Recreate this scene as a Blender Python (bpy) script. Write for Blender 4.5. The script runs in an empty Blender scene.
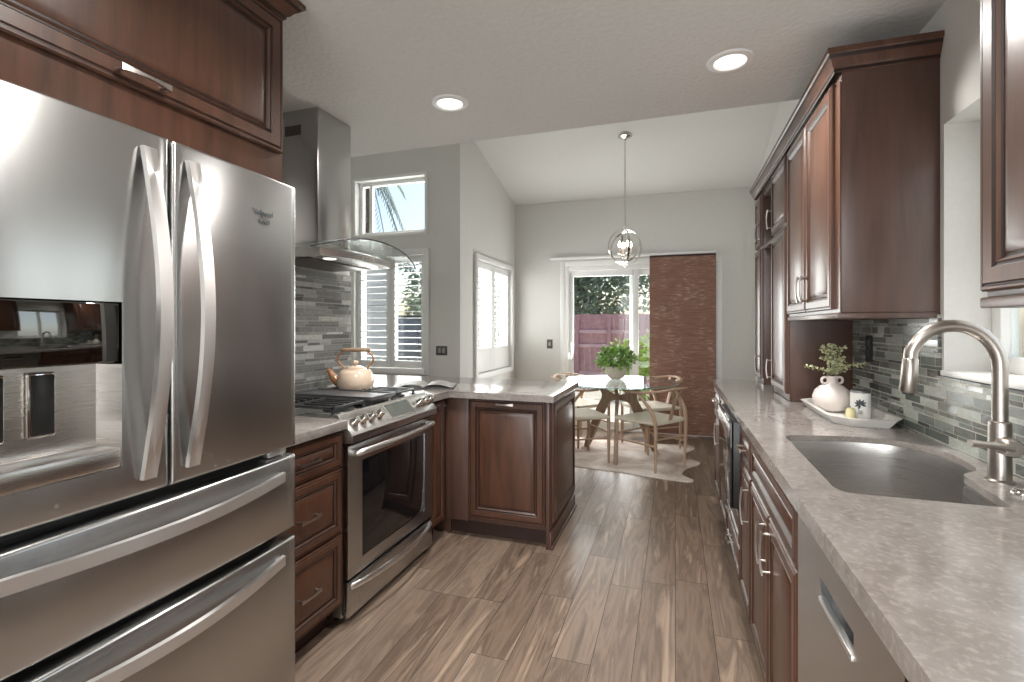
import bpy, bmesh, math, random
from mathutils import Vector, Matrix
random.seed(7)
PI = math.pi
sc = bpy.context.scene
COL = sc.collection

# ------------------------------------------------------------ camera
F_PX, VPX, HOR, EYE = 490.0, 675.0, 326.5, 1.32
YAW = math.atan((VPX - 512) / F_PX)
cd = bpy.data.cameras.new('camera')
cam = bpy.data.objects.new('camera', cd); COL.objects.link(cam)
cam.location = (0, 0, EYE); cam.rotation_euler = (PI / 2, 0, YAW)
cd.sensor_width = 36; cd.lens = F_PX / 1024 * 36
cd.shift_y = -(341 - HOR) / 1024
cd.clip_start = 0.02; cd.clip_end = 300
sc.camera = cam

# ------------------------------------------------------------ world, sun, exposure
w = bpy.data.worlds.new('sky'); sc.world = w; w.use_nodes = True
nt = w.node_tree; nt.nodes.clear()
sky = nt.nodes.new('ShaderNodeTexSky'); sky.sky_type = 'NISHITA'; sky.sun_disc = False
sky.sun_elevation = math.radians(50); sky.sun_rotation = math.radians(0); sky.dust_density = 2.0
bg = nt.nodes.new('ShaderNodeBackground'); bg.inputs[1].default_value = 0.19
wo = nt.nodes.new('ShaderNodeOutputWorld')
nt.links.new(sky.outputs[0], bg.inputs[0]); nt.links.new(bg.outputs[0], wo.inputs[0])

def light(name, kind, loc, energy, rot=(0, 0, 0), color=(1, 1, 1), size=None, size_y=None, shape=None, spread=None, angle=None):
    d = bpy.data.lights.new(name, kind); o = bpy.data.objects.new(name, d); COL.objects.link(o)
    o.location = loc; o.rotation_euler = rot; d.energy = energy; d.color = color
    if kind == 'AREA':
        d.shape = shape or 'RECTANGLE'; d.size = size
        if size_y and d.shape in ('RECTANGLE', 'ELLIPSE'): d.size_y = size_y
        if spread: d.spread = spread
    if kind == 'POINT' and size: d.shadow_soft_size = size
    if angle: d.angle = angle
    return o

sun_dir = Vector((0.52, 0.80, 2.0))      # towards the sun
light('sun', 'SUN', (0, 12, 8), 4.6, sun_dir.to_track_quat('Z', 'Y').to_euler(), (1, .95, .86), angle=math.radians(.6))
# daylight coming in through the window openings, then one added fill lamp
DAY = (1.0, .99, .97)
light('daylight_sliding_door', 'AREA', (-.85, 6.36, 1.1), 54, (-math.radians(114), 0, 0), DAY, .95, 1.9)
light('daylight_dining_window', 'AREA', (-2.14, 5.49, 1.42), 38, (0, -PI / 2, 0), DAY, 1.3, 1.25)
light('daylight_nook_window', 'AREA', (-2.86, 4.62, 1.5), 30, (-PI / 2, 0, 0), DAY, .9, 1.2)
light('daylight_high_window', 'AREA', (-2.86, 4.60, 2.6), 12, (-PI / 2, 0, 0), DAY, .85, .55)
light('daylight_sink_window', 'AREA', (1.06, 1.62, 1.58), 3.2, (0, PI / 2, 0), DAY, .8, .8)
light('added_fill_behind_viewer', 'AREA', (-.55, -3.34, 1.35), 110, (PI / 2, 0, 0), (.97, .98, 1.0), 2.2, 2.0)  # soft fill lamp added behind the viewer to brighten the room

vs = sc.view_settings
vs.view_transform = 'Standard'; vs.look = 'None'; vs.exposure = 0.0; vs.gamma = 1.0; vs.use_curve_mapping = False

# ------------------------------------------------------------ materials
def newmat(name):
    m = bpy.data.materials.new(name); m.use_nodes = True
    n = m.node_tree; b = n.nodes['Principled BSDF']
    return m, n, b
def srgb(r, g, b):
    f = lambda c: ((c / 255 + .055) / 1.055) ** 2.4 if c > 10 else c / 255 / 12.92
    return (f(r), f(g), f(b), 1)
def N(n, t, **k):
    x = n.nodes.new(t)
    for a, v in k.items(): setattr(x, a, v)
    return x
def math_(n, op, a, b=None, c=None):
    x = N(n, 'ShaderNodeMath', operation=op)
    for i, v in enumerate((a, b, c)):
        if v is None: continue
        if isinstance(v, (int, float)): x.inputs[i].default_value = v
        else: n.links.new(v, x.inputs[i])
    return x.outputs[0]
def coords(n, scale=(1, 1, 1), kind='Object', rot=(0, 0, 0)):
    tc = N(n, 'ShaderNodeTexCoord'); mp = N(n, 'ShaderNodeMapping')
    n.links.new(tc.outputs[kind], mp.inputs[0]); mp.inputs['Scale'].default_value = scale; mp.inputs['Rotation'].default_value = rot
    return mp.outputs[0]
def noise(n, vec, scale=5, detail=3, rough=.5, dist=0):
    x = N(n, 'ShaderNodeTexNoise'); n.links.new(vec, x.inputs['Vector'])
    x.inputs['Scale'].default_value = scale; x.inputs['Detail'].default_value = detail
    x.inputs['Roughness'].default_value = rough; x.inputs['Distortion'].default_value = dist
    return x.outputs['Fac']
def ramp(n, fac, stops, interp='LINEAR'):
    x = N(n, 'ShaderNodeValToRGB'); n.links.new(fac, x.inputs[0]); cr = x.color_ramp; cr.interpolation = interp
    while len(cr.elements) < len(stops): cr.elements.new(.5)
    for e, (p, c) in zip(cr.elements, stops): e.position = p; e.color = c
    return x.outputs[0]
def mixc(n, fac, a, b, mode='MIX'):
    x = N(n, 'ShaderNodeMix', data_type='RGBA', blend_type=mode)
    for s, v in ((x.inputs[0], fac), (x.inputs[6], a), (x.inputs[7], b)):
        if isinstance(v, (int, float)): s.default_value = v
        elif isinstance(v, tuple): s.default_value = v
        else: n.links.new(v, s)
    return x.outputs[2]
def bump(n, b, h, strength=.2, dist=.002):
    x = N(n, 'ShaderNodeBump'); x.inputs['Strength'].default_value = strength; x.inputs['Distance'].default_value = dist
    n.links.new(h, x.inputs['Height']); n.links.new(x.outputs[0], b.inputs['Normal'])
def simple(name, col, rough=.5, metal=0, var=.08, scale=20, bmp=0, coat=0, spec=None, emis=None, estr=0, bd=.002):
    m, n, b = newmat(name)
    v = coords(n); f = noise(n, v, scale, 3)
    lo = tuple(c * (1 - var) for c in col[:3]) + (1,); hi = tuple(min(1, c * (1 + var)) for c in col[:3]) + (1,)
    n.links.new(ramp(n, f, [(.3, lo), (.7, hi)]), b.inputs['Base Color'])
    b.inputs['Roughness'].default_value = rough; b.inputs['Metallic'].default_value = metal
    if coat: b.inputs['Coat Weight'].default_value = coat; b.inputs['Coat Roughness'].default_value = .15
    if spec is not None: b.inputs['Specular IOR Level'].default_value = spec
    if bmp: bump(n, b, f, bmp, bd)
    if emis: b.inputs['Emission Color'].default_value = emis; b.inputs['Emission Strength'].default_value = estr
    return m

def m_wood(name, c1, c2, rough=.33, coat=.35, grain=(9, 9, .9)):
    m, n, b = newmat(name)
    v = coords(n, grain); f = noise(n, v, 3, 4, .6, .4)
    v2 = coords(n, (60, 60, 3)); f2 = noise(n, v2, 3, 2)
    c = ramp(n, f, [(.3, c1), (.7, c2)])
    c = mixc(n, math_(n, 'MULTIPLY', f2, .22), c, tuple(x * .6 for x in c1[:3]) + (1,))
    n.links.new(c, b.inputs['Base Color']); b.inputs['Roughness'].default_value = rough
    b.inputs['Coat Weight'].default_value = coat; b.inputs['Coat Roughness'].default_value = .2
    bump(n, b, f2, .05, .001)
    return m
def m_steel(name, col, rough=.25, vertical=True, aniso=.75):
    m, n, b = newmat(name)
    v = coords(n, (160, 160, 1.5) if vertical else (1.5, 1.5, 260)); f = noise(n, v, 3, 3)
    n.links.new(ramp(n, f, [(.2, tuple(c * .965 for c in col[:3]) + (1,)), (.8, col)]), b.inputs['Base Color'])
    n.links.new(math_(n, 'MULTIPLY_ADD', f, .06, rough - .03), b.inputs['Roughness'])
    b.inputs['Metallic'].default_value = 1; b.inputs['Anisotropic'].default_value = aniso
    tg = N(n, 'ShaderNodeTangent', direction_type='RADIAL', axis='Z'); n.links.new(tg.outputs[0], b.inputs['Tangent']); b.inputs['Anisotropic Rotation'].default_value = .25 if vertical else 0
    v3 = coords(n, (1.4, 1.4, .8)); f3 = noise(n, v3, 2.2, 1)
    x = N(n, 'ShaderNodeBump'); x.inputs['Strength'].default_value = .10; x.inputs['Distance'].default_value = .02; n.links.new(f3, x.inputs['Height'])
    y = N(n, 'ShaderNodeBump'); y.inputs['Strength'].default_value = .012; y.inputs['Distance'].default_value = .0004; n.links.new(f, y.inputs['Height'])
    n.links.new(x.outputs[0], y.inputs['Normal']); n.links.new(y.outputs[0], b.inputs['Normal'])
    return m
def m_tiles(name, along, across, L0, L1, H, gap, stops, rough, mortar, grain=None, bmp=.3, jitter=True):
    """running strips in rows: 'along' and 'across' are axis indices of world position"""
    m, n, b = newmat(name)
    g = N(n, 'ShaderNodeNewGeometry'); s = N(n, 'ShaderNodeSeparateXYZ'); n.links.new(g.outputs['Position'], s.inputs[0])
    A, C = s.outputs[along], s.outputs[across]
    cr = math_(n, 'DIVIDE', math_(n, 'MULTIPLY_ADD', math_(n, 'SINE', math_(n, 'MULTIPLY', C, 118.0 if jitter else 0.0)), .0055, C), H); row = math_(n, 'FLOOR', cr); fr = math_(n, 'FRACT', cr)
    wn = N(n, 'ShaderNodeTexWhiteNoise', noise_dimensions='1D'); n.links.new(row, wn.inputs['W'])
    sp = N(n, 'ShaderNodeSeparateColor'); n.links.new(wn.outputs['Color'], sp.inputs[0])
    L = math_(n, 'MULTIPLY_ADD', sp.outputs[0], L1 - L0, L0)
    ar = math_(n, 'ADD', math_(n, 'DIVIDE', A, L), math_(n, 'MULTIPLY', sp.outputs[1], 7.3))
    idx = math_(n, 'FLOOR', ar); fa = math_(n, 'FRACT', ar)
    cx = N(n, 'ShaderNodeCombineXYZ'); n.links.new(row, cx.inputs[0]); n.links.new(idx, cx.inputs[1])
    w2 = N(n, 'ShaderNodeTexWhiteNoise', noise_dimensions='2D'); n.links.new(cx.outputs[0], w2.inputs['Vector'])
    s2 = N(n, 'ShaderNodeSeparateColor'); n.links.new(w2.outputs['Color'], s2.inputs[0])
    col = ramp(n, s2.outputs[0], stops)
    if grain:
        off = N(n, 'ShaderNodeVectorMath', operation='MULTIPLY_ADD'); n.links.new(w2.outputs['Color'], off.inputs[0]); off.inputs[1].default_value = (30, 30, 30)
        n.links.new(g.outputs['Position'], off.inputs[2])
        mp = N(n, 'ShaderNodeMapping'); n.links.new(off.outputs[0], mp.inputs[0]); mp.inputs['Scale'].default_value = grain[0]
        f = noise(n, mp.outputs[0], 1.6, 5, .6, grain[3] if len(grain) > 3 else .5)
        gc = ramp(n, f, grain[1]); col = mixc(n, grain[2], col, gc, 'MULTIPLY' if len(grain) > 4 else 'MIX')
    half_c, half_a = gap / H, math_(n, 'DIVIDE', gap, L)
    e1 = math_(n, 'LESS_THAN', fr, half_c); e2 = math_(n, 'LESS_THAN', fa, half_a)
    e = math_(n, 'MAXIMUM', e1, e2)
    col = mixc(n, e, col, mortar)
    n.links.new(col, b.inputs['Base Color'])
    rr = math_(n, 'MULTIPLY_ADD', s2.outputs[1], rough[1] - rough[0], rough[0])
    n.links.new(math_(n, 'MAXIMUM', rr, math_(n, 'MULTIPLY', e, .7)), b.inputs['Roughness'])
    h = math_(n, 'SUBTRACT', math_(n, 'MULTIPLY', s2.outputs[2], .5 if jitter else 0), math_(n, 'MULTIPLY', e, 1.0))
    bump(n, b, h, bmp, .002)
    return m

M = {}
M['wall'] = simple('wall_paint', srgb(214, 213, 209), .85, var=.02, scale=60, bmp=.08)
M['ceiling'] = simple('ceiling_paint', srgb(214, 213, 210), .95, var=.03, scale=46, bmp=.5, bd=.008)
M['vault'] = simple('vault_paint', srgb(222, 221, 218), .95, var=.02, scale=50, bmp=.05)
M['white'] = simple('white_trim_paint', srgb(232, 232, 230), .4, var=.015)
M['wood'] = m_wood('cherry_wood', srgb(67, 42, 30), srgb(96, 62, 45), .36, .2)
M['wood_side'] = m_wood('cherry_wood_panel', srgb(76, 54, 46), srgb(93, 68, 58), .38, .2)
M['glaze'] = simple('dark_glaze', srgb(38, 20, 14), .4, var=.15)
M['toe'] = simple('toe_kick_wood', srgb(52, 30, 22), .55)
M['steel'] = m_steel('brushed_steel', (.545, .545, .54, 1), .25)
M['steel_h'] = m_steel('brushed_steel_horizontal', (.64, .62, .60, 1), .28, False)
M['steel_bright'] = m_steel('satin_handle_steel', (.84, .83, .82, 1), .36)
M['nickel'] = simple('satin_nickel', (.46, .42, .385, 1), .30, 1, .05)
M['chrome'] = simple('polished_chrome', (.78, .76, .73, 1), .08, 1, .02)
M['darksteel'] = simple('dark_hood_steel', (.16, .14, .13, 1), .35, .9, .05)
M['black'] = simple('black_plastic', (.012, .012, .012, 1), .35)
M['black_glass'] = simple('black_oven_glass', (.006, .006, .007, 1), .04, spec=.7)
M['iron'] = simple('cast_iron', (.05, .05, .052, 1), .36, .3, .2, 80, .2)
M['griddle'] = simple('griddle_metal', (.20, .20, .21, 1), .42, .7)
M['grey_plastic'] = simple('grey_plate_plastic', srgb(92, 90, 88), .45)
M['smoke'] = simple('smoked_mirror_panel', (.16, .16, .155, 1), .04, 1, .02)
M['switch_grey'] = simple('dark_grey_plate', srgb(84, 82, 80), .5)
M['screen'] = simple('display_glass', srgb(84, 88, 84), .12, spec=.6)
M['cream'] = simple('peach_enamel', srgb(226, 204, 182), .22, var=.08, scale=6, coat=.5)
M['copper_enamel'] = simple('toasted_enamel', srgb(178, 126, 86), .25, var=.15, scale=12, coat=.4)
M['plate_black'] = simple('matte_black_plate', (.012, .012, .014, 1), .7)
M['light_wood'] = m_wood('light_oak', srgb(164, 136, 110), srgb(194, 166, 140), .5, .05, (14, 14, 2))
M['brown_wood'] = m_wood('walnut_table_leg', srgb(126, 104, 84), srgb(152, 128, 106), .45, .15, (14, 14, 2))
M['marble'] = simple('white_marble', srgb(232, 230, 226), .25, var=.05, scale=9)
M['ceramic'] = simple('matte_ceramic', srgb(226, 216, 210), .6, var=.02, scale=40, bmp=.05)
M['pot'] = simple('speckled_pot', srgb(214, 204, 188), .6, var=.1, scale=120)
M['paper'] = simple('candle_label_white', srgb(236, 236, 232), .5, var=.01)
M['ink'] = simple('printed_grey_ink', srgb(70, 76, 80), .6)
M['wax'] = simple('pale_yellow_wax', srgb(226, 216, 170), .5)
M['leaf'] = simple('green_leaf', srgb(150, 184, 104), .45, var=.6, scale=16)
M['leaf_soft'] = simple('sage_leaf', srgb(186, 188, 148), .5, var=.35, scale=30)
M['leaf_dark'] = simple('tree_leaf', srgb(132, 150, 124), .5, var=.65, scale=5)
M['leaf_lime'] = simple('lime_leaf', srgb(176, 200, 96), .45, var=.4, scale=5)
M['bark'] = simple('bark', srgb(92, 72, 56), .9, var=.3, scale=15, bmp=.5)
M['fence'] = simple('mauve_fence_stain', srgb(196, 150, 154), .8, var=.12, scale=8)
M['fence_rail'] = simple('lit_tint_fence_rail', srgb(222, 184, 186), .8, var=.1, scale=8)  # fence stain lightened so the rails look lit from the front
M['concrete'] = simple('patio_concrete', srgb(196, 190, 180), .9, var=.08, scale=4)
M['stucco'] = simple('pale_stucco', srgb(222, 220, 214), .9, var=.04, scale=30, bmp=.3)
M['book'] = simple('book_cover', srgb(60, 60, 62), .4)
M['page'] = simple('book_pages', srgb(150, 148, 144), .5, var=.25, scale=25)
def emissive(name, col, s):
    m, n, b = newmat(name); b.inputs['Emission Color'].default_value = col; b.inputs['Emission Strength'].default_value = s
    v = coords(n); n.links.new(ramp(n, noise(n, v, 30), [(0, (.9, .88, .85, 1)), (1, (1, 1, 1, 1))]), b.inputs['Base Color']); return m
M['lamp'] = emissive('lamp_diffuser', (1, .93, .84, 1), 2.2)
M['bulb'] = emissive('candle_bulb', (1, .88, .70, 1), 14.0)
def m_glass(name, tint=(.97, .99, .985, 1), refl=.08, rough=.0):
    m = bpy.data.materials.new(name); m.use_nodes = True; n = m.node_tree; n.nodes.clear()
    t = N(n, 'ShaderNodeBsdfTransparent'); t.inputs[0].default_value = tint
    g = N(n, 'ShaderNodeBsdfGlossy'); g.inputs['Roughness'].default_value = rough
    v = coords(n); g_c = ramp(n, noise(n, v, 3), [(0, (.95, .97, .97, 1)), (1, (1, 1, 1, 1))]); n.links.new(g_c, g.inputs[0])
    fr = N(n, 'ShaderNodeFresnel'); fr.inputs[0].default_value = 1.45
    f = math_(n, 'MULTIPLY', fr.outputs[0], 1.0 if refl is None else refl / .04)
    f = math_(n, 'MINIMUM', f, .9)
    mx = N(n, 'ShaderNodeMixShader'); o = N(n, 'ShaderNodeOutputMaterial')
    n.links.new(f, mx.inputs[0]); n.links.new(t.outputs[0], mx.inputs[1]); n.links.new(g.outputs[0], mx.inputs[2]); n.links.new(mx.outputs[0], o.inputs[0])
    return m
M['pane'] = m_glass('window_glass', refl=.02)
M['table_glass'] = m_glass('table_glass', (.86, .93, .93, 1), refl=.09)
M['hood_glass'] = m_glass('hood_glass', (.95, .97, .965, 1), refl=.012)
M['glass_edge'] = simple('glass_edge_green', srgb(110, 150, 140), .1, spec=.8)
# quartz worktop
m, n, b = newmat('quartz_worktop')
v = coords(n); f1 = noise(n, v, 9, 4, .6, .6); f2 = noise(n, v, 70, 3, .6); f3 = noise(n, v, 26, 2)
c = ramp(n, f1, [(.3, srgb(128, 121, 116)), (.7, srgb(148, 142, 138))])
c = mixc(n, ramp(n, f2, [(.5, (0, 0, 0, 1)), (.66, (.4, .4, .4, 1))]), c, srgb(172, 167, 160))
c = mixc(n, ramp(n, f3, [(.58, (0, 0, 0, 1)), (.70, (.35, .35, .35, 1))]), c, srgb(112, 102, 95))
n.links.new(c, b.inputs['Base Color']); b.inputs['Roughness'].default_value = .13; b.inputs['Specular IOR Level'].default_value = .6
M['quartz'] = m
# floor: wood-look planks running into the room
M['floor'] = m_tiles('wood_plank_floor', 1, 0, .92, .93, .157, .0025,
    [(0, srgb(78, 66, 58)), (.25, srgb(140, 124, 112)), (.45, srgb(96, 82, 72)), (.7, srgb(158, 142, 128)), (1, srgb(84, 68, 56))], (.30, .42), srgb(60, 52, 46),
    ((7.5, .75, 1), [(.30, srgb(56, 46, 40)), (.44, srgb(134, 114, 97)), (.54, srgb(92, 76, 64)), (.70, srgb(186, 162, 140))], .64, .9), .25, False)
MOS = [(0, srgb(112, 114, 112)), (.25, srgb(160, 162, 158)), (.5, srgb(138, 138, 134)), (.75, srgb(196, 198, 194)), (1, srgb(236, 236, 232))]
gr = ((14, 30, 90), [(.3, srgb(120, 120, 120)), (.7, srgb(255, 255, 255))], .55, 1.0, 'm')
M['mosaic_x'] = m_tiles('strip_mosaic', 1, 2, .09, .28, .0215, .0022, MOS, (.10, .5), srgb(190, 190, 186), gr, .8)
MOS2 = [(0, srgb(62, 68, 64)), (.25, srgb(110, 118, 112)), (.5, srgb(86, 82, 78)), (.75, srgb(146, 154, 146)), (1, srgb(186, 190, 182))]
M['mosaic_r'] = m_tiles('strip_mosaic_dark', 1, 2, .06, .18, .0215, .003, MOS2, (.08, .4), srgb(176, 174, 164), gr, .8)
# woven wood blind
m, n, b = newmat('woven_wood')
f = noise(n, coords(n, (1.2, 1, 110)), 3, 4, .7, .3); f2 = noise(n, coords(n, (5, 1, 40)), 2.2, 3, .6)
c = ramp(n, f, [(.32, srgb(94, 66, 54)), (.5, srgb(132, 95, 80)), (.72, srgb(170, 134, 118))])
f3 = noise(n, coords(n, (2.4, 1, 3.2)), 1.6, 3, .6)
fm = math_(n, 'MULTIPLY', ramp(n, f2, [(.50, (0, 0, 0, 1)), (.66, (.8, .8, .8, 1))]), ramp(n, f3, [(.46, (.05, .05, .05, 1)), (.66, (1, 1, 1, 1))]))
c = mixc(n, fm, c, srgb(204, 184, 172))
n.links.new(c, b.inputs['Base Color']); b.inputs['Roughness'].default_value = .8; bump(n, b, f, .5, .003)
M['blind'] = m
# woven seat cord
m, n, b = newmat('woven_cord_seat')
wv = N(n, 'ShaderNodeTexWave', wave_type='BANDS', bands_direction='DIAGONAL'); n.links.new(coords(n), wv.inputs[0]); wv.inputs['Scale'].default_value = 45
n.links.new(ramp(n, wv.outputs['Fac'], [(0, srgb(196, 184, 164)), (1, srgb(232, 224, 208))]), b.inputs['Base Color']); b.inputs['Roughness'].default_value = .8; bump(n, b, wv.outputs['Fac'], .5, .002)
M['cord'] = m
# cowhide
m, n, b = newmat('cowhide')
f = noise(n, coords(n), 2.6, 4, .55, .5)
n.links.new(ramp(n, f, [(.36, srgb(222, 214, 208)), (.50, srgb(192, 178, 168)), (.62, srgb(160, 144, 134))]), b.inputs['Base Color']); b.inputs['Roughness'].default_value = .9
bump(n, b, noise(n, coords(n), 250, 2), .4, .002)
M['hide'] = m

# ------------------------------------------------------------ mesh building
class MB:
    def __init__(s): s.bm = bmesh.new(); s.mi = 0
    def _f(s, vs_):
        try: f = s.bm.faces.new(vs_); f.material_index = s.mi; return f
        except ValueError: return None
    def mat(s, i): s.mi = i; return s
    def box(s, x0, x1, y0, y1, z0, z1, bev=0.0, seg=2):
        n0 = len(s.bm.faces)
        x0, x1 = sorted((x0, x1)); y0, y1 = sorted((y0, y1)); z0, z1 = sorted((z0, z1))
        v = [s.bm.verts.new(p) for p in ((x0, y0, z0), (x1, y0, z0), (x1, y1, z0), (x0, y1, z0), (x0, y0, z1), (x1, y0, z1), (x1, y1, z1), (x0, y1, z1))]
        fs = [s._f([v[i] for i in q]) for q in ((0, 3, 2, 1), (4, 5, 6, 7), (0, 1, 5, 4), (1, 2, 6, 5), (2, 3, 7, 6), (3, 0, 4, 7))]
        if bev > 0:
            es = {e for f in fs for e in f.edges}
            r = bmesh.ops.bevel(s.bm, geom=list(es), offset=min(bev, .49 * min(x1 - x0, y1 - y0, z1 - z0)), segments=seg, affect='EDGES', profile=.5)
            for f in r['faces']: f.material_index = s.mi
        return s
    def prism(s, pts, axis, a0, a1, bev=0):
        """pts: 2D outline in the plane perpendicular to axis"""
        def P(p, a):
            return {'x': (a, p[0], p[1]), 'y': (p[0], a, p[1]), 'z': (p[0], p[1], a)}[axis]
        A = [s.bm.verts.new(P(p, a0)) for p in pts]; B = [s.bm.verts.new(P(p, a1)) for p in pts]
        fs = [s._f(A), s._f(B[::-1])]
        for i in range(len(pts)): fs.append(s._f([A[i], B[i], B[(i + 1) % len(pts)], A[(i + 1) % len(pts)]]))
        if bev:
            es = {e for f in fs[:2] if f for e in f.edges}
            r = bmesh.ops.bevel(s.bm, geom=list(es), offset=bev, segments=2, affect='EDGES', profile=.5)
            for f in r['faces']: f.material_index = s.mi
        return s
    def tube(s, pts, r, seg=10, closed=False, flat=None, cap=True):
        """sweep a circle (radius r, a number or one per point); flat=(a,b) scales the section"""
        pts = [Vector(p) for p in pts]; n_ = len(pts)
        rs = r if isinstance(r, (list, tuple)) else [r] * n_
        rings = []; up = None
        for i, p in enumerate(pts):
            if closed: t = pts[(i + 1) % n_] - pts[i - 1]
            else: t = pts[min(i + 1, n_ - 1)] - pts[max(i - 1, 0)]
            t.normalize()
            if up is None:
                up = Vector((0, 0, 1)) if abs(t.z) < .9 else Vector((0, 1, 0))
            side = t.cross(up)
            if side.length < 1e-5: side = t.orthogonal()
            side.normalize(); up = side.cross(t).normalized()
            fa, fb = flat if flat else (1, 1)
            rings.append([s.bm.verts.new(p + side * math.cos(2 * PI * k / seg) * rs[i] * fa + up * math.sin(2 * PI * k / seg) * rs[i] * fb) for k in range(seg)])
        rng = range(n_) if closed else range(n_ - 1)
        for i in rng:
            a, b_ = rings[i], rings[(i + 1) % n_]
            for k in range(seg): s._f([a[k], a[(k + 1) % seg], b_[(k + 1) % seg], b_[k]])
        if not closed and cap: s._f(rings[0][::-1]); s._f(rings[-1])
        return s
    def cyl(s, p0, p1, r0, r1=None, seg=20): return s.tube([p0, p1], [r0, r0 if r1 is None else r1], seg)
    def lathe(s, prof, c=(0, 0, 0), seg=32, cap=True, sx=1, sy=1):
        """prof: list of (radius, z)"""
        rings = []
        for r, z in prof:
            if r < 1e-6: rings.append([s.bm.verts.new((c[0], c[1], c[2] + z))])
            else: rings.append([s.bm.verts.new((c[0] + sx * r * math.cos(2 * PI * k / seg), c[1] + sy * r * math.sin(2 * PI * k / seg), c[2] + z)) for k in range(seg)])
        for a, b_ in zip(rings, rings[1:]):
            for k in range(seg):
                k2 = (k + 1) % seg
                if len(a) == 1 and len(b_) == 1: continue
                if len(a) == 1: s._f([a[0], b_[k2], b_[k]])
                elif len(b_) == 1: s._f([a[k], a[k2], b_[0]])
                else: s._f([a[k], a[k2], b_[k2], b_[k]])
        if cap:
            if len(rings[0]) > 1: s._f(rings[0][::-1])
            if len(rings[-1]) > 1: s._f(rings[-1])
        return s
    def grid(s, fn, nu, nv):
        g = [[s.bm.verts.new(fn(i / nu, j / nv)) for j in range(nv + 1)] for i in range(nu + 1)]
        for i in range(nu):
            for j in range(nv): s._f([g[i][j], g[i + 1][j], g[i + 1][j + 1], g[i][j + 1]])
        return s
    def rings(s, o, u, v, nrm, w_, h_, prof, cap=True):
        """nested rectangles: prof = (inset, height, material index of the band leading to it)"""
        o, u, v, nrm = map(Vector, (o, u, v, nrm)); prev = None
        for ins, ht, mi in prof:
            c = [(ins, ins), (w_ - ins, ins), (w_ - ins, h_ - ins), (ins, h_ - ins)]
            ring = [s.bm.verts.new(o + u * a + v * b_ + nrm * ht) for a, b_ in c]
            if prev:
                s.mi = mi
                for k in range(4): s._f([prev[k], prev[(k + 1) % 4], ring[(k + 1) % 4], ring[k]])
            else:
                s.mi = mi; s._f(ring[::-1])
            prev = ring
        if cap: s._f(prev)
        s.mi = 0
        return s
    def leaf(s, p, d, L, W, roll=0.0, droop=0.0):
        p = Vector(p); d = Vector(d).normalized(); side = d.cross(Vector((0, 0, 1)))
        if side.length < 1e-3: side = Vector((1, 0, 0))
        side.normalize(); side = Matrix.Rotation(roll, 3, d) @ side; nn = side.cross(d)
        a = s.bm.verts.new(p); t = s.bm.verts.new(p + d * L - Vector((0, 0, droop)))
        l = s.bm.verts.new(p + d * L * .5 + side * W * .5 + nn * W * .12); r = s.bm.verts.new(p + d * L * .5 - side * W * .5 + nn * W * .12)
        mm = s.bm.verts.new(p + d * L * .55)
        s._f([a, l, mm]); s._f([a, mm, r]); s._f([l, t, mm]); s._f([mm, t, r])
        return s
    def build(s, name, mats, parent=None, angle=35, local=False):
        me = bpy.data.meshes.new(name)
        bmesh.ops.recalc_face_normals(s.bm, faces=s.bm.faces[:])
        if parent is not None:
            off = Vector((0, 0, 0)) if local else WL[parent.name]
        elif local: off = Vector((0, 0, 0))
        else:
            xs = [v.co for v in s.bm.verts]
            off = Vector(((min(v.x for v in xs) + max(v.x for v in xs)) / 2, (min(v.y for v in xs) + max(v.y for v in xs)) / 2, min(v.z for v in xs)))
        bmesh.ops.translate(s.bm, verts=s.bm.verts[:], vec=-off)
        s.bm.to_mesh(me); s.bm.free()
        for m_ in (mats if isinstance(mats, (list, tuple)) else [mats]): me.materials.append(M[m_] if isinstance(m_, str) else m_)
        me.polygons.foreach_set('use_smooth', [True] * len(me.polygons)); me.set_sharp_from_angle(angle=math.radians(angle))
        o = bpy.data.objects.new(name, me); COL.objects.link(o)
        if parent is not None: o.parent = parent; WL[o.name] = off
        else: o.location = off; WL[o.name] = off
        return o
WL = {}
def thing(name, label, cat, loc=(0, 0, 0), rz=0, group=None):
    o = bpy.data.objects.new(name, None); COL.objects.link(o); o.location = loc; o.rotation_euler = (0, 0, rz)
    o.empty_display_size = .1; o['label'] = label; o['category'] = cat
    if group: o['group'] = group
    WL[o.name] = Vector(loc); return o
def tag(o, label, cat, group=None, kind=None):
    o['label'] = label; o['category'] = cat
    if group: o['group'] = group
    if kind: o['kind'] = kind
    return o
def struct(o): o['kind'] = 'structure'; return o
def dup(root, loc, rz, label, par=None):
    def cp(o, p):
        c = o.copy(); COL.objects.link(c); c.parent = p
        for ch in [x for x in bpy.data.objects if x.parent == o and x is not c]: cp(ch, c)
        return c
    r = cp(root, None); r.location = loc; r.rotation_euler = (0, 0, rz); r['label'] = label
    return r
def catmull(pts, k=6, closed=False):
    P = [Vector(p) for p in pts]; out = []; n_ = len(P)
    R = range(n_) if closed else range(n_ - 1)
    for i in R:
        if closed: a, b_, c, d = P[i - 1], P[i], P[(i + 1) % n_], P[(i + 2) % n_]
        else: a, b_, c, d = P[max(i - 1, 0)], P[i], P[i + 1], P[min(i + 2, n_ - 1)]
        for j in range(k):
            t = j / k; out.append(.5 * ((2 * b_) + (c - a) * t + (2 * a - 5 * b_ + 4 * c - d) * t * t + (3 * b_ - a - 3 * c + d) * t ** 3))
    if not closed: out.append(P[-1])
    return out

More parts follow.
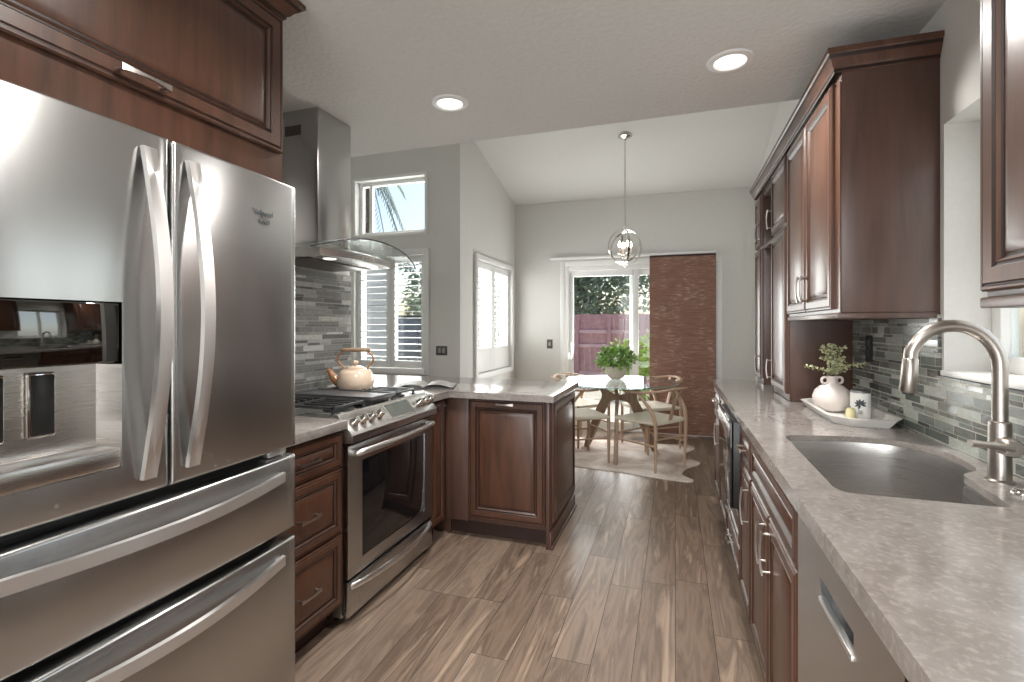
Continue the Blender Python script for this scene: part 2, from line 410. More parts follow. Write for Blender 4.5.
# ------------------------------------------------------------ cabinet pieces
DOOR = [(0, 0, 0), (0, .013, 0), (.004, .018, 0), (.009, .018, 0), (.011, .0155, 1), (.014, .0155, 1), (.017, .020, 0), (.048, .020, 0), (.052, .016, 1),
        (.056, .016, 1), (.059, .0185, 0), (.064, .013, 0), (.067, .010, 1), (.073, .010, 1), (.078, .013, 0), (.098, .018, 0)]
def prof(scale=1.0): return [(a * scale, h, m_) for a, h, m_ in DOOR]
def front(parent, name, o, u, nrm, w_, h_, scale=1.0, mats=('wood', 'glaze')):
    """raised panel front; o = lower corner on the carcass face"""
    s = min(scale, .48 * min(w_, h_) / .098)
    mb = MB(); mb.rings(o, u, (0, 0, 1), nrm, w_, h_, prof(s))
    return mb.build(name, list(mats), parent, 30)
def pull(parent, c, along, nrm, L=.11, mat='nickel', depth=.03, wd=.006):
    """arched flat pull on two feet"""
    c, a, n_ = Vector(c), Vector(along).normalized(), Vector(nrm).normalized()
    sd = a.cross(n_); mb = MB(); K = 12
    prev = None
    for i in range(K + 1):
        t = i / K * 2 - 1
        ww = wd * (.65 + .75 * t * t); d = depth - .007 * t * t
        p = c + a * (t * L / 2) + n_ * d
        ring = [mb.bm.verts.new(p + sd * x * ww + n_ * y * .0028) for x, y in ((1, 1), (-1, 1), (-1, -1), (1, -1))]
        if prev:
            for k in range(4): mb._f([prev[k], prev[(k + 1) % 4], ring[(k + 1) % 4], ring[k]])
        else: mb._f(ring)
        prev = ring
    mb._f(prev[::-1])
    for t in (-.86, .86):
        p = c + a * (t * L / 2); mb.tube([p - n_ * .002, p + n_ * (depth - .006)], .0045, 8)
    return mb.build('handle', mat, parent, 40)
UY, UX, NX, NXL, NY = (0, 1, 0), (1, 0, 0), (1, 0, 0), (-1, 0, 0), (0, -1, 0)

# ============================================================ THE SETTING
LW, RW, BW, KC = -2.0, .885, 6.28, 2.44
NOOK_Y, NOOK_X, DW_X, SOF = 4.5, -3.8, -2.046, 2.74
def vz(y): return 2.95 + .26 * (BW - y)
mb = MB(); mb.box(-4.0, 1.2, -3.6, NOOK_Y + .15, -.1, 0); mb.box(DW_X - .15, 1.2, NOOK_Y + .15, BW + .12, -.1, 0); struct(mb.build('floor', 'floor'))
# kitchen ceiling slab (flat) and its upstand, then the sloped ceiling
mb = MB(); mb.box(-2.12, 1.2, -3.6, SOF, KC, KC + .12); struct(mb.build('ceiling', 'ceiling'))
mb = MB(); mb.box(-4.0, 1.2, SOF - .001, SOF - .1, KC + .121, vz(SOF) + .1); struct(mb.build('wall_soffit', 'vault'))
mb = MB(); mb.prism([(SOF - .1, vz(SOF - .1)), (BW + .2, vz(BW + .2)), (BW + .2, vz(BW + .2) + .12), (SOF - .1, vz(SOF - .1) + .12)], 'x', DW_X - .15, 1.2)
mb.prism([(SOF - .1, vz(SOF - .1)), (NOOK_Y + .16, vz(NOOK_Y + .16)), (NOOK_Y + .16, vz(NOOK_Y + .16) + .12), (SOF - .1, vz(SOF - .1) + .12)], 'x', -4.0, DW_X - .151); struct(mb.build('ceiling_vault', 'vault'))
# left kitchen wall and its return
mb = MB(); mb.box(LW - .12, LW, -3.6, 2.68, 0, KC); mb.box(-4.0, LW - .121, 2.56, 2.68, 0, vz(2.7)); struct(mb.build('wall_left', 'wall'))
mb = MB(); mb.box(-3.92, NOOK_X, 2.68, NOOK_Y + .15, 0, vz(2.7)); struct(mb.build('wall_nook_side', 'wall'))
def holed_x(name, x0, x1, y0, y1, ztop, holes, mat='wall'):
    """wall lying along y (thickness x0..x1); holes (ya, yb, za, zb)"""
    mb = MB(); ys = sorted({y0, y1} | {h[0] for h in holes} | {h[1] for h in holes})
    for a, b_ in zip(ys, ys[1:]):
        hs = sorted([h for h in holes if h[0] <= a + 1e-6 and h[1] >= b_ - 1e-6], key=lambda h: h[2]); z = 0
        for h in hs:
            if h[2] > z: mb.box(x0, x1, a, b_, z, h[2])
            z = h[3]
        zt = ztop if not callable(ztop) else max(ztop(a), ztop(b_))
        mb.box(x0, x1, a, b_, z, zt)
    return struct(mb.build(name, mat))
def holed_y(name, y0, y1, x0, x1, ztop, holes, mat='wall'):
    mb = MB(); xs = sorted({x0, x1} | {h[0] for h in holes} | {h[1] for h in holes})
    for a, b_ in zip(xs, xs[1:]):
        hs = sorted([h for h in holes if h[0] <= a + 1e-6 and h[1] >= b_ - 1e-6], key=lambda h: h[2]); z = 0
        for h in hs:
            if h[2] > z: mb.box(a, b_, y0, y1, z, h[2])
            z = h[3]
        mb.box(a, b_, y0, y1, z, ztop)
    return struct(mb.build(name, mat))
RWIN = (1.28, 2.085, 1.15, 2.02)
holed_x('wall_right', RW, RW + .2, -3.6, BW, vz(SOF), [RWIN])
LOWWIN = (-3.28, -2.44, .88, 2.07); UPWIN = (-3.28, -2.44, 2.30, 2.88)
holed_y('wall_nook', NOOK_Y, NOOK_Y + .15, NOOK_X, DW_X, vz(NOOK_Y + .15) + .05, [LOWWIN, UPWIN])
DWIN = (4.92, 6.08, .80, 2.05)
holed_x('wall_dining', DW_X - .15, DW_X, NOOK_Y + .151, BW + .12, lambda y: vz(y) + .04, [DWIN])
SD = (-1.36, .47, 0, 2.10)
holed_y('wall_back', BW, BW + .15, DW_X - .15, RW + .3, vz(BW) + .03, [SD])
holed_y('wall_front', -3.7, -3.6, -2.12, 1.2, KC, [(-1.8, .7, .35, 2.35)])
# baseboards that show
mb = MB(); mb.box(DW_X, SD[0] - .07, BW - .014, BW, 0, .10, .004); mb.box(.53, RW, BW - .014, BW, 0, .10, .004); struct(mb.build('baseboard_back', 'white'))
mb = MB(); mb.box(DW_X, DW_X + .014, NOOK_Y + .01, BW - .015, 0, .10, .004); struct(mb.build('baseboard_left', 'white'))

# windows: frame + glass
def window_y(name, x0, x1, z0, z1, y, mullions=(), fw=.045, depth=.05):
    mb = MB()
    mb.box(x0, x0 + fw, y, y + depth, z0, z1, .004); mb.box(x1 - fw, x1, y, y + depth, z0, z1, .004)
    mb.box(x0 + fw, x1 - fw, y, y + depth, z0, z0 + fw, .004); mb.box(x0 + fw, x1 - fw, y, y + depth, z1 - fw, z1, .004)
    for mx in mullions: mb.box(mx - fw / 2, mx + fw / 2, y + .005, y + depth, z0 + fw, z1 - fw, .004)
    o = struct(mb.build(name, 'white'))
    g = MB(); g.box(x0 + fw, x1 - fw, y + depth * .5, y + depth * .5 + .004, z0 + fw, z1 - fw); g.build('glass_pane', 'pane', o); return o
def window_x(name, y0, y1, z0, z1, x, mullions=(), fw=.045, depth=.05):
    mb = MB()
    mb.box(x, x + depth, y0, y0 + fw, z0, z1, .004); mb.box(x, x + depth, y1 - fw, y1, z0, z1, .004)
    mb.box(x, x + depth, y0 + fw, y1 - fw, z0, z0 + fw, .004); mb.box(x, x + depth, y0 + fw, y1 - fw, z1 - fw, z1, .004)
    for my in mullions: mb.box(x + .005, x + depth, my - fw / 2, my + fw / 2, z0 + fw, z1 - fw, .004)
    o = struct(mb.build(name, 'white'))
    g = MB(); g.box(x + depth * .5, x + depth * .5 + .004, y0 + fw, y1 - fw, z0 + fw, z1 - fw); g.build('glass_pane', 'pane', o); return o
window_y('window_1', UPWIN[0], UPWIN[1], UPWIN[2], UPWIN[3], NOOK_Y + .07, (UPWIN[0] + .14,), .04)
window_y('window_2', LOWWIN[0], LOWWIN[1], LOWWIN[2], LOWWIN[3], NOOK_Y + .09, (-2.86,), .04)
window_x('window_3', DWIN[0], DWIN[1], DWIN[2], DWIN[3], DW_X - .13, (5.5,), .04)
window_x('window_4', RWIN[0], RWIN[1], RWIN[2] + .02, RWIN[3], RW + .13, (1.68,), .05)
window_y('window_5', -1.8, .7, .35, 2.35, -3.68, (-.55,), .06)
# casings, sill
def casing_y(name, x0, x1, z0, z1, y, cw=.065, t=.02):
    mb = MB(); mb.box(x0 - cw, x0, y - t, y, z0 - cw, z1 + cw, .005); mb.box(x1, x1 + cw, y - t, y, z0 - cw, z1 + cw, .005)
    mb.box(x0, x1, y - t, y, z1, z1 + cw, .005); mb.box(x0, x1, y - t, y, z0 - cw, z0, .005); return struct(mb.build(name, 'white'))
casing_y('trim_1', UPWIN[0], UPWIN[1], UPWIN[2], UPWIN[3], NOOK_Y, .035, .012)
casing_y('trim_2', LOWWIN[0], LOWWIN[1], LOWWIN[2], LOWWIN[3], NOOK_Y, .055, .03)
mb = MB(); cw, t = .06, .03; y0, y1, z0, z1 = DWIN
mb.box(DW_X, DW_X + t, y0 - cw, y0, z0 - cw, z1 + cw, .005); mb.box(DW_X, DW_X + t, y1, y1 + cw, z0 - cw, z1 + cw, .005)
mb.box(DW_X, DW_X + t, y0, y1, z1, z1 + cw, .005); mb.box(DW_X, DW_X + t, y0, y1, z0 - cw, z0, .005); struct(mb.build('trim_3', 'white'))
mb = MB(); mb.box(RW - .012, RW + .13, RWIN[0], RWIN[1], RWIN[2], RWIN[2] + .02, .004); struct(mb.build('trim_4', 'white'))

# plantation shutters: one thing per window, panels as parts
def shutters(label, panels, axis, plane, z0, z1, tilt, low=.075):
    """axis 'y': panels lie in the plane y=plane and span x; axis 'x' the other way round"""
    c = sum(p[0] + p[1] for p in panels) / (2 * len(panels))
    root = thing('window_shutter', label, 'shutters', (c, plane, z0) if axis == 'y' else (plane, c, z0))
    st, rl = .05, .075
    for a, b_ in panels:
        mb = MB()
        def bx(u0, u1, d0, d1, q0, q1, bev=.003):
            if axis == 'y': mb.box(u0, u1, plane + d0, plane + d1, q0, q1, bev)
            else: mb.box(plane - d1, plane - d0, u0, u1, q0, q1, bev)
        bx(a, a + st, 0, .028, z0, z1); bx(b_ - st, b_, 0, .028, z0, z1)
        bx(a + st, b_ - st, 0, .028, z0, z0 + low); bx(a + st, b_ - st, 0, .028, z1 - rl, z1)
        fr = mb.build('shutter_panel', 'white', root)
        n_ = int((z1 - z0 - rl - low) / .066)
        pitch = (z1 - z0 - rl - low) / n_
        mb = MB()
        for i in range(n_):
            zc = z0 + low + pitch * (i + .5); hw = .032
            dy, dz = hw * math.cos(tilt), hw * math.sin(tilt); ty, tz = -.004 * math.sin(tilt), .004 * math.cos(tilt)
            q = [(-dy - ty, -dz - tz), (dy - ty, dz - tz), (dy + ty, dz + tz), (-dy + ty, -dz + tz)]
            if axis == 'y': mb.prism([(plane + .014 + u, zc + v_) for u, v_ in q], 'x', a + st + .001, b_ - st - .001)
            else: mb.prism([(plane - .014 - u, zc + v_) for u, v_ in q], 'y', a + st + .001, b_ - st - .001)
        s_ = mb.build('louvers', 'white', fr); s_['kind'] = 'stuff'
    return root
shutters('white plantation shutters on the low window left of the peninsula, beside the range hood', [(-3.275, -2.862), (-2.858, -2.445)], 'y', NOOK_Y + .02, .885, 2.065, .05)
shutters('white plantation shutters on the left wall of the dining area, seen at an angle', [(4.925, 5.498), (5.502, 6.075)], 'x', DW_X - .02, .805, 2.045, -.12, .27)

# sliding door
mb = MB(); x0, x1, z0, z1 = SD
mb.box(x0, x0 + .05, BW - .01, BW + .12, 0, z1, .004); mb.box(x1 - .05, x1, BW - .01, BW + .12, 0, z1, .004)
mb.box(x0 + .05, x1 - .05, BW - .01, BW + .12, z1 - .06, z1, .004); mb.box(x0 + .05, x1 - .05, BW - .0, BW + .12, 0, .03, .004)
door = struct(mb.build('door_1', 'white'))
def sash(a, b_, y):
    mb = MB(); s_ = .055
    mb.box(a, a + s_, y, y + .035, .03, z1 - .06, .004); mb.box(b_ - s_ * 1.3, b_, y, y + .035, .03, z1 - .06, .004)
    mb.box(a + s_, b_ - s_, y, y + .035, .03, .11, .004); mb.box(a + s_, b_ - s_, y, y + .035, z1 - .135, z1 - .06, .004)
    o = mb.build('door_sash', 'white', door)
    g = MB(); g.box(a + s_, b_ - s_, y + .015, y + .02, .11, z1 - .135); g.build('glass_pane', 'pane', o); return o
s1 = sash(x0 + .05, -.432, BW + .02); s2 = sash(-.545, x1 - .05, BW + .065)
mb = MB(); mb.box(x0 + .062, x0 + .09, BW - .012, BW + .02, .88, 1.12, .006); mb.build('door_handle', 'white', s1)
mb = MB(); mb.box(x0 - .06, x0, BW - .016, BW, 0, z1 + .06, .004); mb.box(x0, x1 + .06, BW - .016, BW, z1, z1 + .06, .004); mb.box(x1, x1 + .06, BW - .016, BW, 0, z1, .004); struct(mb.build('trim_5', 'white'))

# woven panel blind and its track
mb = MB(); mb.box(-1.55, .46, BW - .075, BW - .018, 2.185, 2.215, .004)
for x in (-1.42, -.9, -.4): mb.tube([(x, BW - .08, 2.20), (x, BW - .072, 2.20)], .006, 8)
tag(mb.build('blind_track', 'white'), 'white slim track mounted above the sliding glass door', 'rail')
bl = thing('panel_blind', 'brown woven wood panel blind covering the right half of the sliding door', 'blind', (.085, BW - .06, .03))
for i, (a, b_, d) in enumerate(((-.285, .45, 0), (-.295, .44, .012), (-.275, .458, .024))):
    mb = MB(); mb.box(a, b_, BW - .075 + d, BW - .07 + d, .03, 2.165)
    mb.mat(1).box(a, b_, BW - .077 + d, BW - .068 + d, 2.16, 2.183, .002); mb.build('blind_panel', ['blind', 'toe'], bl)

# switches and outlets
def plate(name, label, cat, c, nrm, w_, h_, mat, n_=1, inner='page'):
    c, nn = Vector(c), Vector(nrm); u = Vector((0, 0, 1)).cross(nn)
    t = thing(name, label, cat, c)
    mb = MB(); o = c - u * w_ / 2 - Vector((0, 0, h_ / 2))
    mb.rings(o, u, (0, 0, 1), nn, w_, h_, [(0, 0, 0), (0, .004, 0), (.003, .006, 0)]); mb.build('cover_plate', mat, t)
    for i in range(n_):
        mb = MB(); cc = c + u * ((i - (n_ - 1) / 2) * .045) if w_ > h_ * .8 else c + Vector((0, 0, (i - (n_ - 1) / 2) * .05))
        a, b_ = (.03, .048) if n_ == 1 or w_ > h_ * .8 else (.032, .032)
        mb.rings(cc - u * a / 2 - Vector((0, 0, b_ / 2)) + nn * .006, u, (0, 0, 1), nn, a, b_, [(0, 0, 0), (0, .002, 0), (.004, .004, 0)])
        mb.build('rocker' if cat == 'switch' else 'socket', inner, t)
    return t
plate('light_switch', 'grey double light switch plate on the wall right of the nook window', 'switch', (-2.25, NOOK_Y, 1.075), (0, -1, 0), .125, .095, 'switch_grey', 2)
plate('light_switch', 'small grey light switch plate left of the sliding glass door', 'switch', (-1.565, BW, 1.09), (0, -1, 0), .075, .12, 'switch_grey')
plate('power_outlet', 'black power outlet on the mosaic backsplash behind the vase', 'outlet', (RW - .0125, 2.73, 1.215), (-1, 0, 0), .075, .125, 'plate_black', 2, 'black')

# tiled backsplashes
mb = MB(); mb.box(LW, LW + .012, 1.335, 2.68, .917, 1.646); tag(mb.build('backsplash', 'mosaic_x'), 'grey strip mosaic tile backsplash on the wall behind the gas range', 'backsplash')
mb = MB(); mb.box(RW - .012, RW, 2.10, 2.965, .916, 1.362); mb.box(RW - .012, RW, 0.2, 2.10, .916, 1.148)
tag(mb.build('backsplash', 'mosaic_r'), 'dark grey green strip mosaic tile backsplash behind the sink and faucet', 'backsplash')

# recessed ceiling lights
def downlight(loc):
    t = thing('recessed_light', '', 'ceiling light', loc, 0, 'recessed ceiling lights')
    mb = MB(); mb.lathe([(.062, -.001), (.066, -.009), (.088, -.006), (.094, 0), (.062, 0)], loc, 36, False); mb.build('trim_ring', 'white', t)
    mb = MB(); mb.lathe([(0, -.003), (.061, -.003), (.061, 0), (0, 0)], loc, 30, False); mb.build('diffuser', 'lamp', t)
    return t
spots = [(-1.07, 2.23, 'left of the two lit recessed ceiling lights, near the range hood'), (.22, 2.25, 'right of the two lit recessed ceiling lights, near the wall cabinets'),
         (-.42, .85, None), (-.42, -.7, None), (-.42, -2.2, None)]  # these three are added out of view to brighten the kitchen
for i, (x, y, lb) in enumerate(spots):
    if i == 0: d0 = downlight((x, y, KC)); d = d0
    else: d = dup(d0, (x, y, KC), 0, '')
    d['label'] = lb or 'added recessed ceiling light for more brightness, out of view beside or behind the viewer'
    light('downlight_glow', 'AREA', (x, y, KC - .015), 19, (0, 0, 0), (1, .965, .92), .12, shape='DISK', spread=math.radians(150))

# ============================================================ LEFT RUN
# ---- refrigerator
FX, FG = -1.20, .885          # door face plane (edges), gap between the two doors
FY0, FY1, FT = .445, 1.325, 1.785
fr = thing('refrigerator', 'stainless steel french door refrigerator with water dispenser at the left', 'refrigerator', (-1.6, .885, 0))
mb = MB(); mb.box(LW + .02, FX - .07, FY0 + .005, FY1 - .005, .03, FT - .02, .004); mb.mat(1).box(LW + .06, FX - .09, FY0 + .03, FY1 - .03, 0, .03)
mb.mat(1).box(FX - .069, FX - .062, FY0 + .02, FY1 - .02, .05, FT - .03)
mb.build('cabinet_body', ['grey_plastic', 'black'], fr)
def bow(y): return .016 * (1 - ((y - FG) / .44) ** 2)
def fdoor(name, y0, y1, z0, z1, hole=None):
    """curved front slab; hole=(ya, yb, za, zb) leaves an opening"""
    mb = MB(); r = .009
    ys = [y0, y0 + r * .3, y0 + r] + [y0 + r + (y1 - y0 - 2 * r) * i / 24 for i in range(1, 24)] + [y1 - r, y1 - r * .3, y1]
    zs = [z0, z0 + r * .4, z0 + r, z1 - r, z1 - r * .4, z1]
    if hole:
        ys = sorted(set([y for y in ys if all(abs(y - h) > .006 for h in hole[:2])] + [h for h in hole[:2] if y0 < h < y1])); zs = sorted(zs + [hole[2], hole[3]])
    def X(y, z):
        e = 0
        for d in (y - y0, y1 - y, z - z0, z1 - z):
            if d < r: e = max(e, r * (1 - math.sqrt(max(0, 1 - (1 - d / r) ** 2))))
        return FX + bow(y) - e
    V = [[mb.bm.verts.new((X(y, z), y, z)) for z in zs] for y in ys]
    B = {}
    inside = lambda i, j: hole and hole[0] - 1e-5 <= ys[i] and ys[i + 1] <= hole[1] + 1e-5 and hole[2] - 1e-5 <= zs[j] and zs[j + 1] <= hole[3] + 1e-5
    for i in range(len(ys) - 1):
        for j in range(len(zs) - 1):
            if not inside(i, j): mb._f([V[i][j], V[i + 1][j], V[i + 1][j + 1], V[i][j + 1]])
    xb = FX - .06
    def back(i, j):
        if (i, j) not in B: B[(i, j)] = mb.bm.verts.new((xb, ys[i], zs[j]))
        return B[(i, j)]
    n1, n2 = len(ys) - 1, len(zs) - 1
    for i in range(n1): mb._f([V[i][0], back(i, 0), back(i + 1, 0), V[i + 1][0]]); mb._f([V[i][n2], V[i + 1][n2], back(i + 1, n2), back(i, n2)])
    for j in range(n2): mb._f([V[0][j], V[0][j + 1], back(0, j + 1), back(0, j)]); mb._f([V[n1][j], back(n1, j), back(n1, j + 1), V[n1][j + 1]])
    return mb.build(name, 'steel', fr, 50)
HOLE = (.50, .772, 1.003, 1.375)
ld = fdoor('door', FY0, FG - .004, .925, FT, HOLE)
rd = fdoor('door', FG + .004, FY1, .925, FT)
ud = fdoor('freezer_drawer', FY0, FY1, .655, .895)
lo = fdoor('freezer_drawer', FY0, FY1, .075, .625)
mb = MB(); mb.box(FX - .075, FX - .03, FY1 - .09, FY1 - .012, .898, .922, .004); mb.build('hinge', 'steel_bright', fr)
def bar_handle(par, p0, p1, out, wide, vertical):
    """flat bowed bar with returns at the ends"""
    mb = MB(); K = 28; prev = None
    p0, p1 = Vector(p0), Vector(p1); a = (p1 - p0).normalized(); sd = Vector((0, 1, 0)) if vertical else Vector((0, 0, 1))
    for i in range(K + 1):
        t = i / K; e = math.sin(PI * t)
        p = p0.lerp(p1, t) + Vector((.012 + out * e, 0, 0))
        ww = wide / 2; th = .006
        c = [p + sd * ww - Vector((th, 0, 0)), p + sd * ww * .9 + Vector((th, 0, 0)), p - sd * ww * .9 + Vector((th, 0, 0)), p - sd * ww - Vector((th, 0, 0))]
        ring = [mb.bm.verts.new(q) for q in c]
        if prev:
            for k in range(4): mb._f([prev[k], prev[(k + 1) % 4], ring[(k + 1) % 4], ring[k]])
        else: mb._f(ring)
        prev = ring
    mb._f(prev[::-1])
    for p, q in ((p0, 1), (p1, -1)):
        c = p + a * .012 * q; mb.box(c.x - .01, c.x + .008, c.y - (.010 if vertical else .011), c.y + (.010 if vertical else .011), c.z - (.011 if vertical else .010), c.z + (.011 if vertical else .010), .001)
    return mb.build('handle', 'steel_bright', par, 40)
bar_handle(ld, (FX + .012, .825, .962), (FX + .012, .825, 1.742), .055, .034, True)
bar_handle(rd, (FX + .012, .936, .962), (FX + .012, .936, 1.742), .055, .034, True)
for par, z in ((ud, .840), (lo, .574)):
    bar_handle(par, (FX + .004, FY0 + .06, z), (FX + .004, FY1 - .07, z), .062, .032, False)
# dispenser
dsp = MB(); y0, y1, z0, z1 = HOLE; xb = FX - .055
# recess walls
for q in ([(FX + bow(y0), y0, z0), (xb, y0, z0), (xb, y0, 1.235), (FX + bow(y0), y0, 1.235)],
          [(FX + bow(y1), y1, z0), (FX + bow(y1), y1, 1.235), (xb, y1 - .01, 1.235), (xb, y1 - .01, z0)],
          [(xb, y0, z0), (xb, y1 - .01, z0), (xb, y1 - .01, 1.235), (xb, y0, 1.235)],
          [(FX + bow(y0), y0, z0), (FX + bow(y1), y1, z0), (xb, y1, z0), (xb, y0, z0)]):
    dsp._f([dsp.bm.verts.new(p) for p in q])
dsp.box(FX - .05, FX + .014, y0, y1, z0 - .0, z0 + .045, .006)
dp = dsp.build('dispenser_recess', 'steel_h', ld)
mb = MB(); mb.box(xb + .001, FX + .013, y0 + .002, y1 - .002, 1.24, z1 - .002, .005); mb.build('dispenser_panel', 'smoke', ld)
for y in (.572, .655):
    mb = MB(); mb.box(xb + .002, xb + .012, y - .024, y + .024, 1.09, 1.225, .004); mb.mat(1).box(xb + .012, xb + .018, y - .020, y + .020, 1.095, 1.22, .003)
    mb.build('dispenser_paddle', ['chrome', 'black'], ld)
def text(par, s, loc, size, mat, rot):
    c = bpy.data.curves.new('txt', 'FONT'); c.body = s; c.size = size; c.extrude = .0006; c.align_x = 'CENTER'
    t = bpy.data.objects.new('txt', c); COL.objects.link(t); dg = bpy.context.evaluated_depsgraph_get(); dg.update()
    me = bpy.data.meshes.new_from_object(t.evaluated_get(dg)); bpy.data.objects.remove(t)
    me.materials.clear(); me.materials.append(M[mat]); o = bpy.data.objects.new('lettering', me); COL.objects.link(o)
    o.parent = par; o.rotation_euler = rot; o.location = Vector(loc) - WL[par.name]; return o
RX = (PI / 2, 0, PI / 2)
text(rd, 'Whirlpool', (FX + bow(1.17) + .001, 1.165, 1.658), .024, 'ink', RX)
text(rd, 'GOLD', (FX + bow(1.18) + .001, 1.180, 1.634), .017, 'ink', RX)

# ---- wall cabinet above the refrigerator
ac = thing('wall_cabinet', 'cherry wall cabinet with one wide lift door above the refrigerator', 'cabinet', (-1.6, .885, 1.80))
CX = -1.275
mb = MB(); mb.box(LW + .001, CX, .40, 1.345, 1.80, 2.436, .002); mb.mat(0).box(LW + .001, CX - .05, .30, .40, .0, 2.33)
mb.build('cabinet_body', ['wood'], ac)
dr = front(ac, 'door', (CX, .425, 1.905), UY, NX, .905, .45)
pull(dr, (CX + .02, .862, 1.932), UY, NX, .12)
def crown(parent, path, name='crown_molding', mat='wood', P=None):
    """path: list of (x, y, dx, dy): corner point and the outward mitre direction"""
    P = P or [(0, 2.235), (.010, 2.238), (.010, 2.250), (.022, 2.258), (.030, 2.272), (.046, 2.285), (.052, 2.298), (.064, 2.302), (.064, 2.322), (0, 2.322)]
    mb = MB(); rows = []
    for x, y, dx, dy in path: rows.append([mb.bm.verts.new((x + dx * o, y + dy * o, z)) for o, z in P])
    for a, b_ in zip(rows, rows[1:]):
        for k in range(len(P)):
            mb.mi = 1 if k in (1, 5) else 0
            mb._f([a[k], a[(k + 1) % len(P)], b_[(k + 1) % len(P)], b_[k]])
    mb.mi = 0; mb._f(rows[0]); mb._f(rows[-1][::-1])
    return mb.build(name, [mat, 'glaze'], parent, 30)
CP = [(o * .8, 2.372 + (z - 2.235) * .75) for o, z in [(0, 2.235), (.010, 2.238), (.010, 2.250), (.022, 2.258), (.030, 2.272), (.046, 2.285), (.052, 2.298), (.064, 2.302), (.064, 2.322), (0, 2.322)]]
crown(ac, [(CX, .40, 1, 0), (CX, 1.346, 1, 1), (LW + .001, 1.346, 0, 1)], P=CP)

# ---- base drawers between refrigerator and range
LFX = -1.385
bd = thing('base_cabinet', 'cherry base cabinet with three drawers between refrigerator and range', 'cabinet', (-1.7, 1.565, 0))
mb = MB(); mb.box(LW + .013, LFX, 1.335, 1.792, .105, .874, .001); mb.mat(1).box(LW + .05, LFX - .07, 1.34, 1.79, 0, .104); mb.build('cabinet_body', ['wood', 'toe'], bd)
for z0, z1 in ((.715, .865), (.430, .706), (.118, .421)):
    d = front(bd, 'drawer', (LFX, 1.342, z0), UY, NX, .442, z1 - z0, .75)
    pull(d, (LFX + .02, 1.565, (z0 + z1) / 2), UY, NX, .11)

# ---- worktops left
mb = MB(); mb.box(LW + .013, -1.345, 1.335, 1.793, .876, .916, .004); tag(mb.build('worktop', 'quartz'), 'short beige quartz worktop between refrigerator and range', 'worktop')
mb = MB(); mb.prism([(-2.6, 2.80), (LW + .013, 2.80), (LW + .013, 2.592), (-1.345, 2.592), (-1.345, 2.79), (-.668, 2.77), (-.668, 3.56), (-2.6, 3.56)], 'z', .876, .916, .004)
tag(mb.build('worktop', 'quartz'), 'L-shaped beige quartz worktop of the peninsula beside the range', 'worktop')

# ---- gas range
gr = thing('gas_range', 'stainless steel slide-in gas range with black oven window', 'range', (-1.66, 2.19, 0))
R0, R1 = 1.797, 2.588; RXF = -1.365
mb = MB(); mb.box(LW + .03, RXF - .02, R0, R1, .04, .905, .002); mb.mat(1)
mb.box(RXF - .02, RXF - .012, R0 + .01, R1 - .01, .05, .82)
for x in (-1.9, -1.45):
    for y in (R0 + .06, R1 - .06): mb.tube([(x, y, 0), (x, y, .04)], .018, 10)
mb.build('range_body', ['steel', 'black'], gr)
mb = MB(); mb.box(LW + .03, -1.415, R0 - .002, R1 + .002, .905, .922, .004); mb.build('cooktop', 'steel_h', gr)
# slanted control panel
mb = MB(); mb.prism([(-1.42, .905), (-1.425, .930), (-1.405, .934), (-1.325, .845), (-1.325, .812), (-1.40, .806)], 'y', R0, R1, .003)
cp = mb.build('control_panel', 'steel_h', gr)
sl = Vector((.08, 0, -.089)).normalized(); nn = Vector((.089, 0, .08)).normalized()
def on_panel(y, s_): return Vector((-1.405, y, .934)) + sl * s_
mb = MB(); o = on_panel(2.125, .104)
mb.rings(o + nn * .001, UY, -sl, nn, .235, .092, [(0, 0, 0), (0, .003, 0), (.007, .003, 0), (.008, .001, 1)]); mb.build('display', ['chrome', 'screen'], cp)
for y in (1.85, 1.915, 1.98, 2.045, 2.43, 2.49, 2.55):
    c = on_panel(y, .062); mb = MB(); mb.tube([c - nn * .001, c + nn * .008], .023, 20)
    mb.tube([c + nn * .008, c + nn * .012, c + nn * .034, c + nn * .037], [.021, .0175, .0165, .014], 20)
    u = Vector((0, 1, 0)); 
    mb.tube([c + nn * .037 - sl * .014, c + nn * .037 + sl * .014], .0035, 6); mb.build('knob', 'chrome', cp, 40)
# oven door
DX = RXF + .012
mb = MB(); a, b_, z0, z1 = R0 + .004, R1 - .004, .212, .795; wa, wb, wz0, wz1 = 1.905, 2.50, .272, .712
for q in ((a, wa, z0, z1), (wb, b_, z0, z1), (wa, wb, z0, wz0), (wa, wb, wz1, z1)): mb.box(RXF - .011, DX, q[0], q[1], q[2], q[3], 0)
od = mb.build('oven_door', 'steel', gr)
mb = MB(); mb.box(RXF - .010, DX - .003, wa, wb, wz0, wz1, .001); mb.build('oven_window', 'black_glass', od)
mb = MB(); hp = [(DX, R0 + .045, .758), (DX + .02, R0 + .045, .760)] + [(DX + .028 + .022 * math.sin(PI * i / 14), R0 + .05 + (R1 - R0 - .10) * i / 14, .762) for i in range(15)] + [(DX + .02, R1 - .045, .760), (DX, R1 - .045, .758)]
mb.tube(hp, .0135, 12); mb.build('handle', 'steel_bright', od, 50)
mb = MB(); mb.box(RXF - .011, DX, R0 + .004, R1 - .004, .042, .196, .006); wd = mb.build('warming_drawer', 'steel', gr)
mb = MB(); hp = [(DX - .002, R0 + .03, .172)] + [(DX + .004 + .048 * math.sin(PI * i / 16) ** .8, R0 + .035 + (R1 - R0 - .07) * i / 16, .174) for i in range(17)] + [(DX - .002, R1 - .03, .172)]
mb.tube(hp, .012, 10, flat=(.7, 1.2)); mb.build('handle', 'steel_bright', wd, 50)
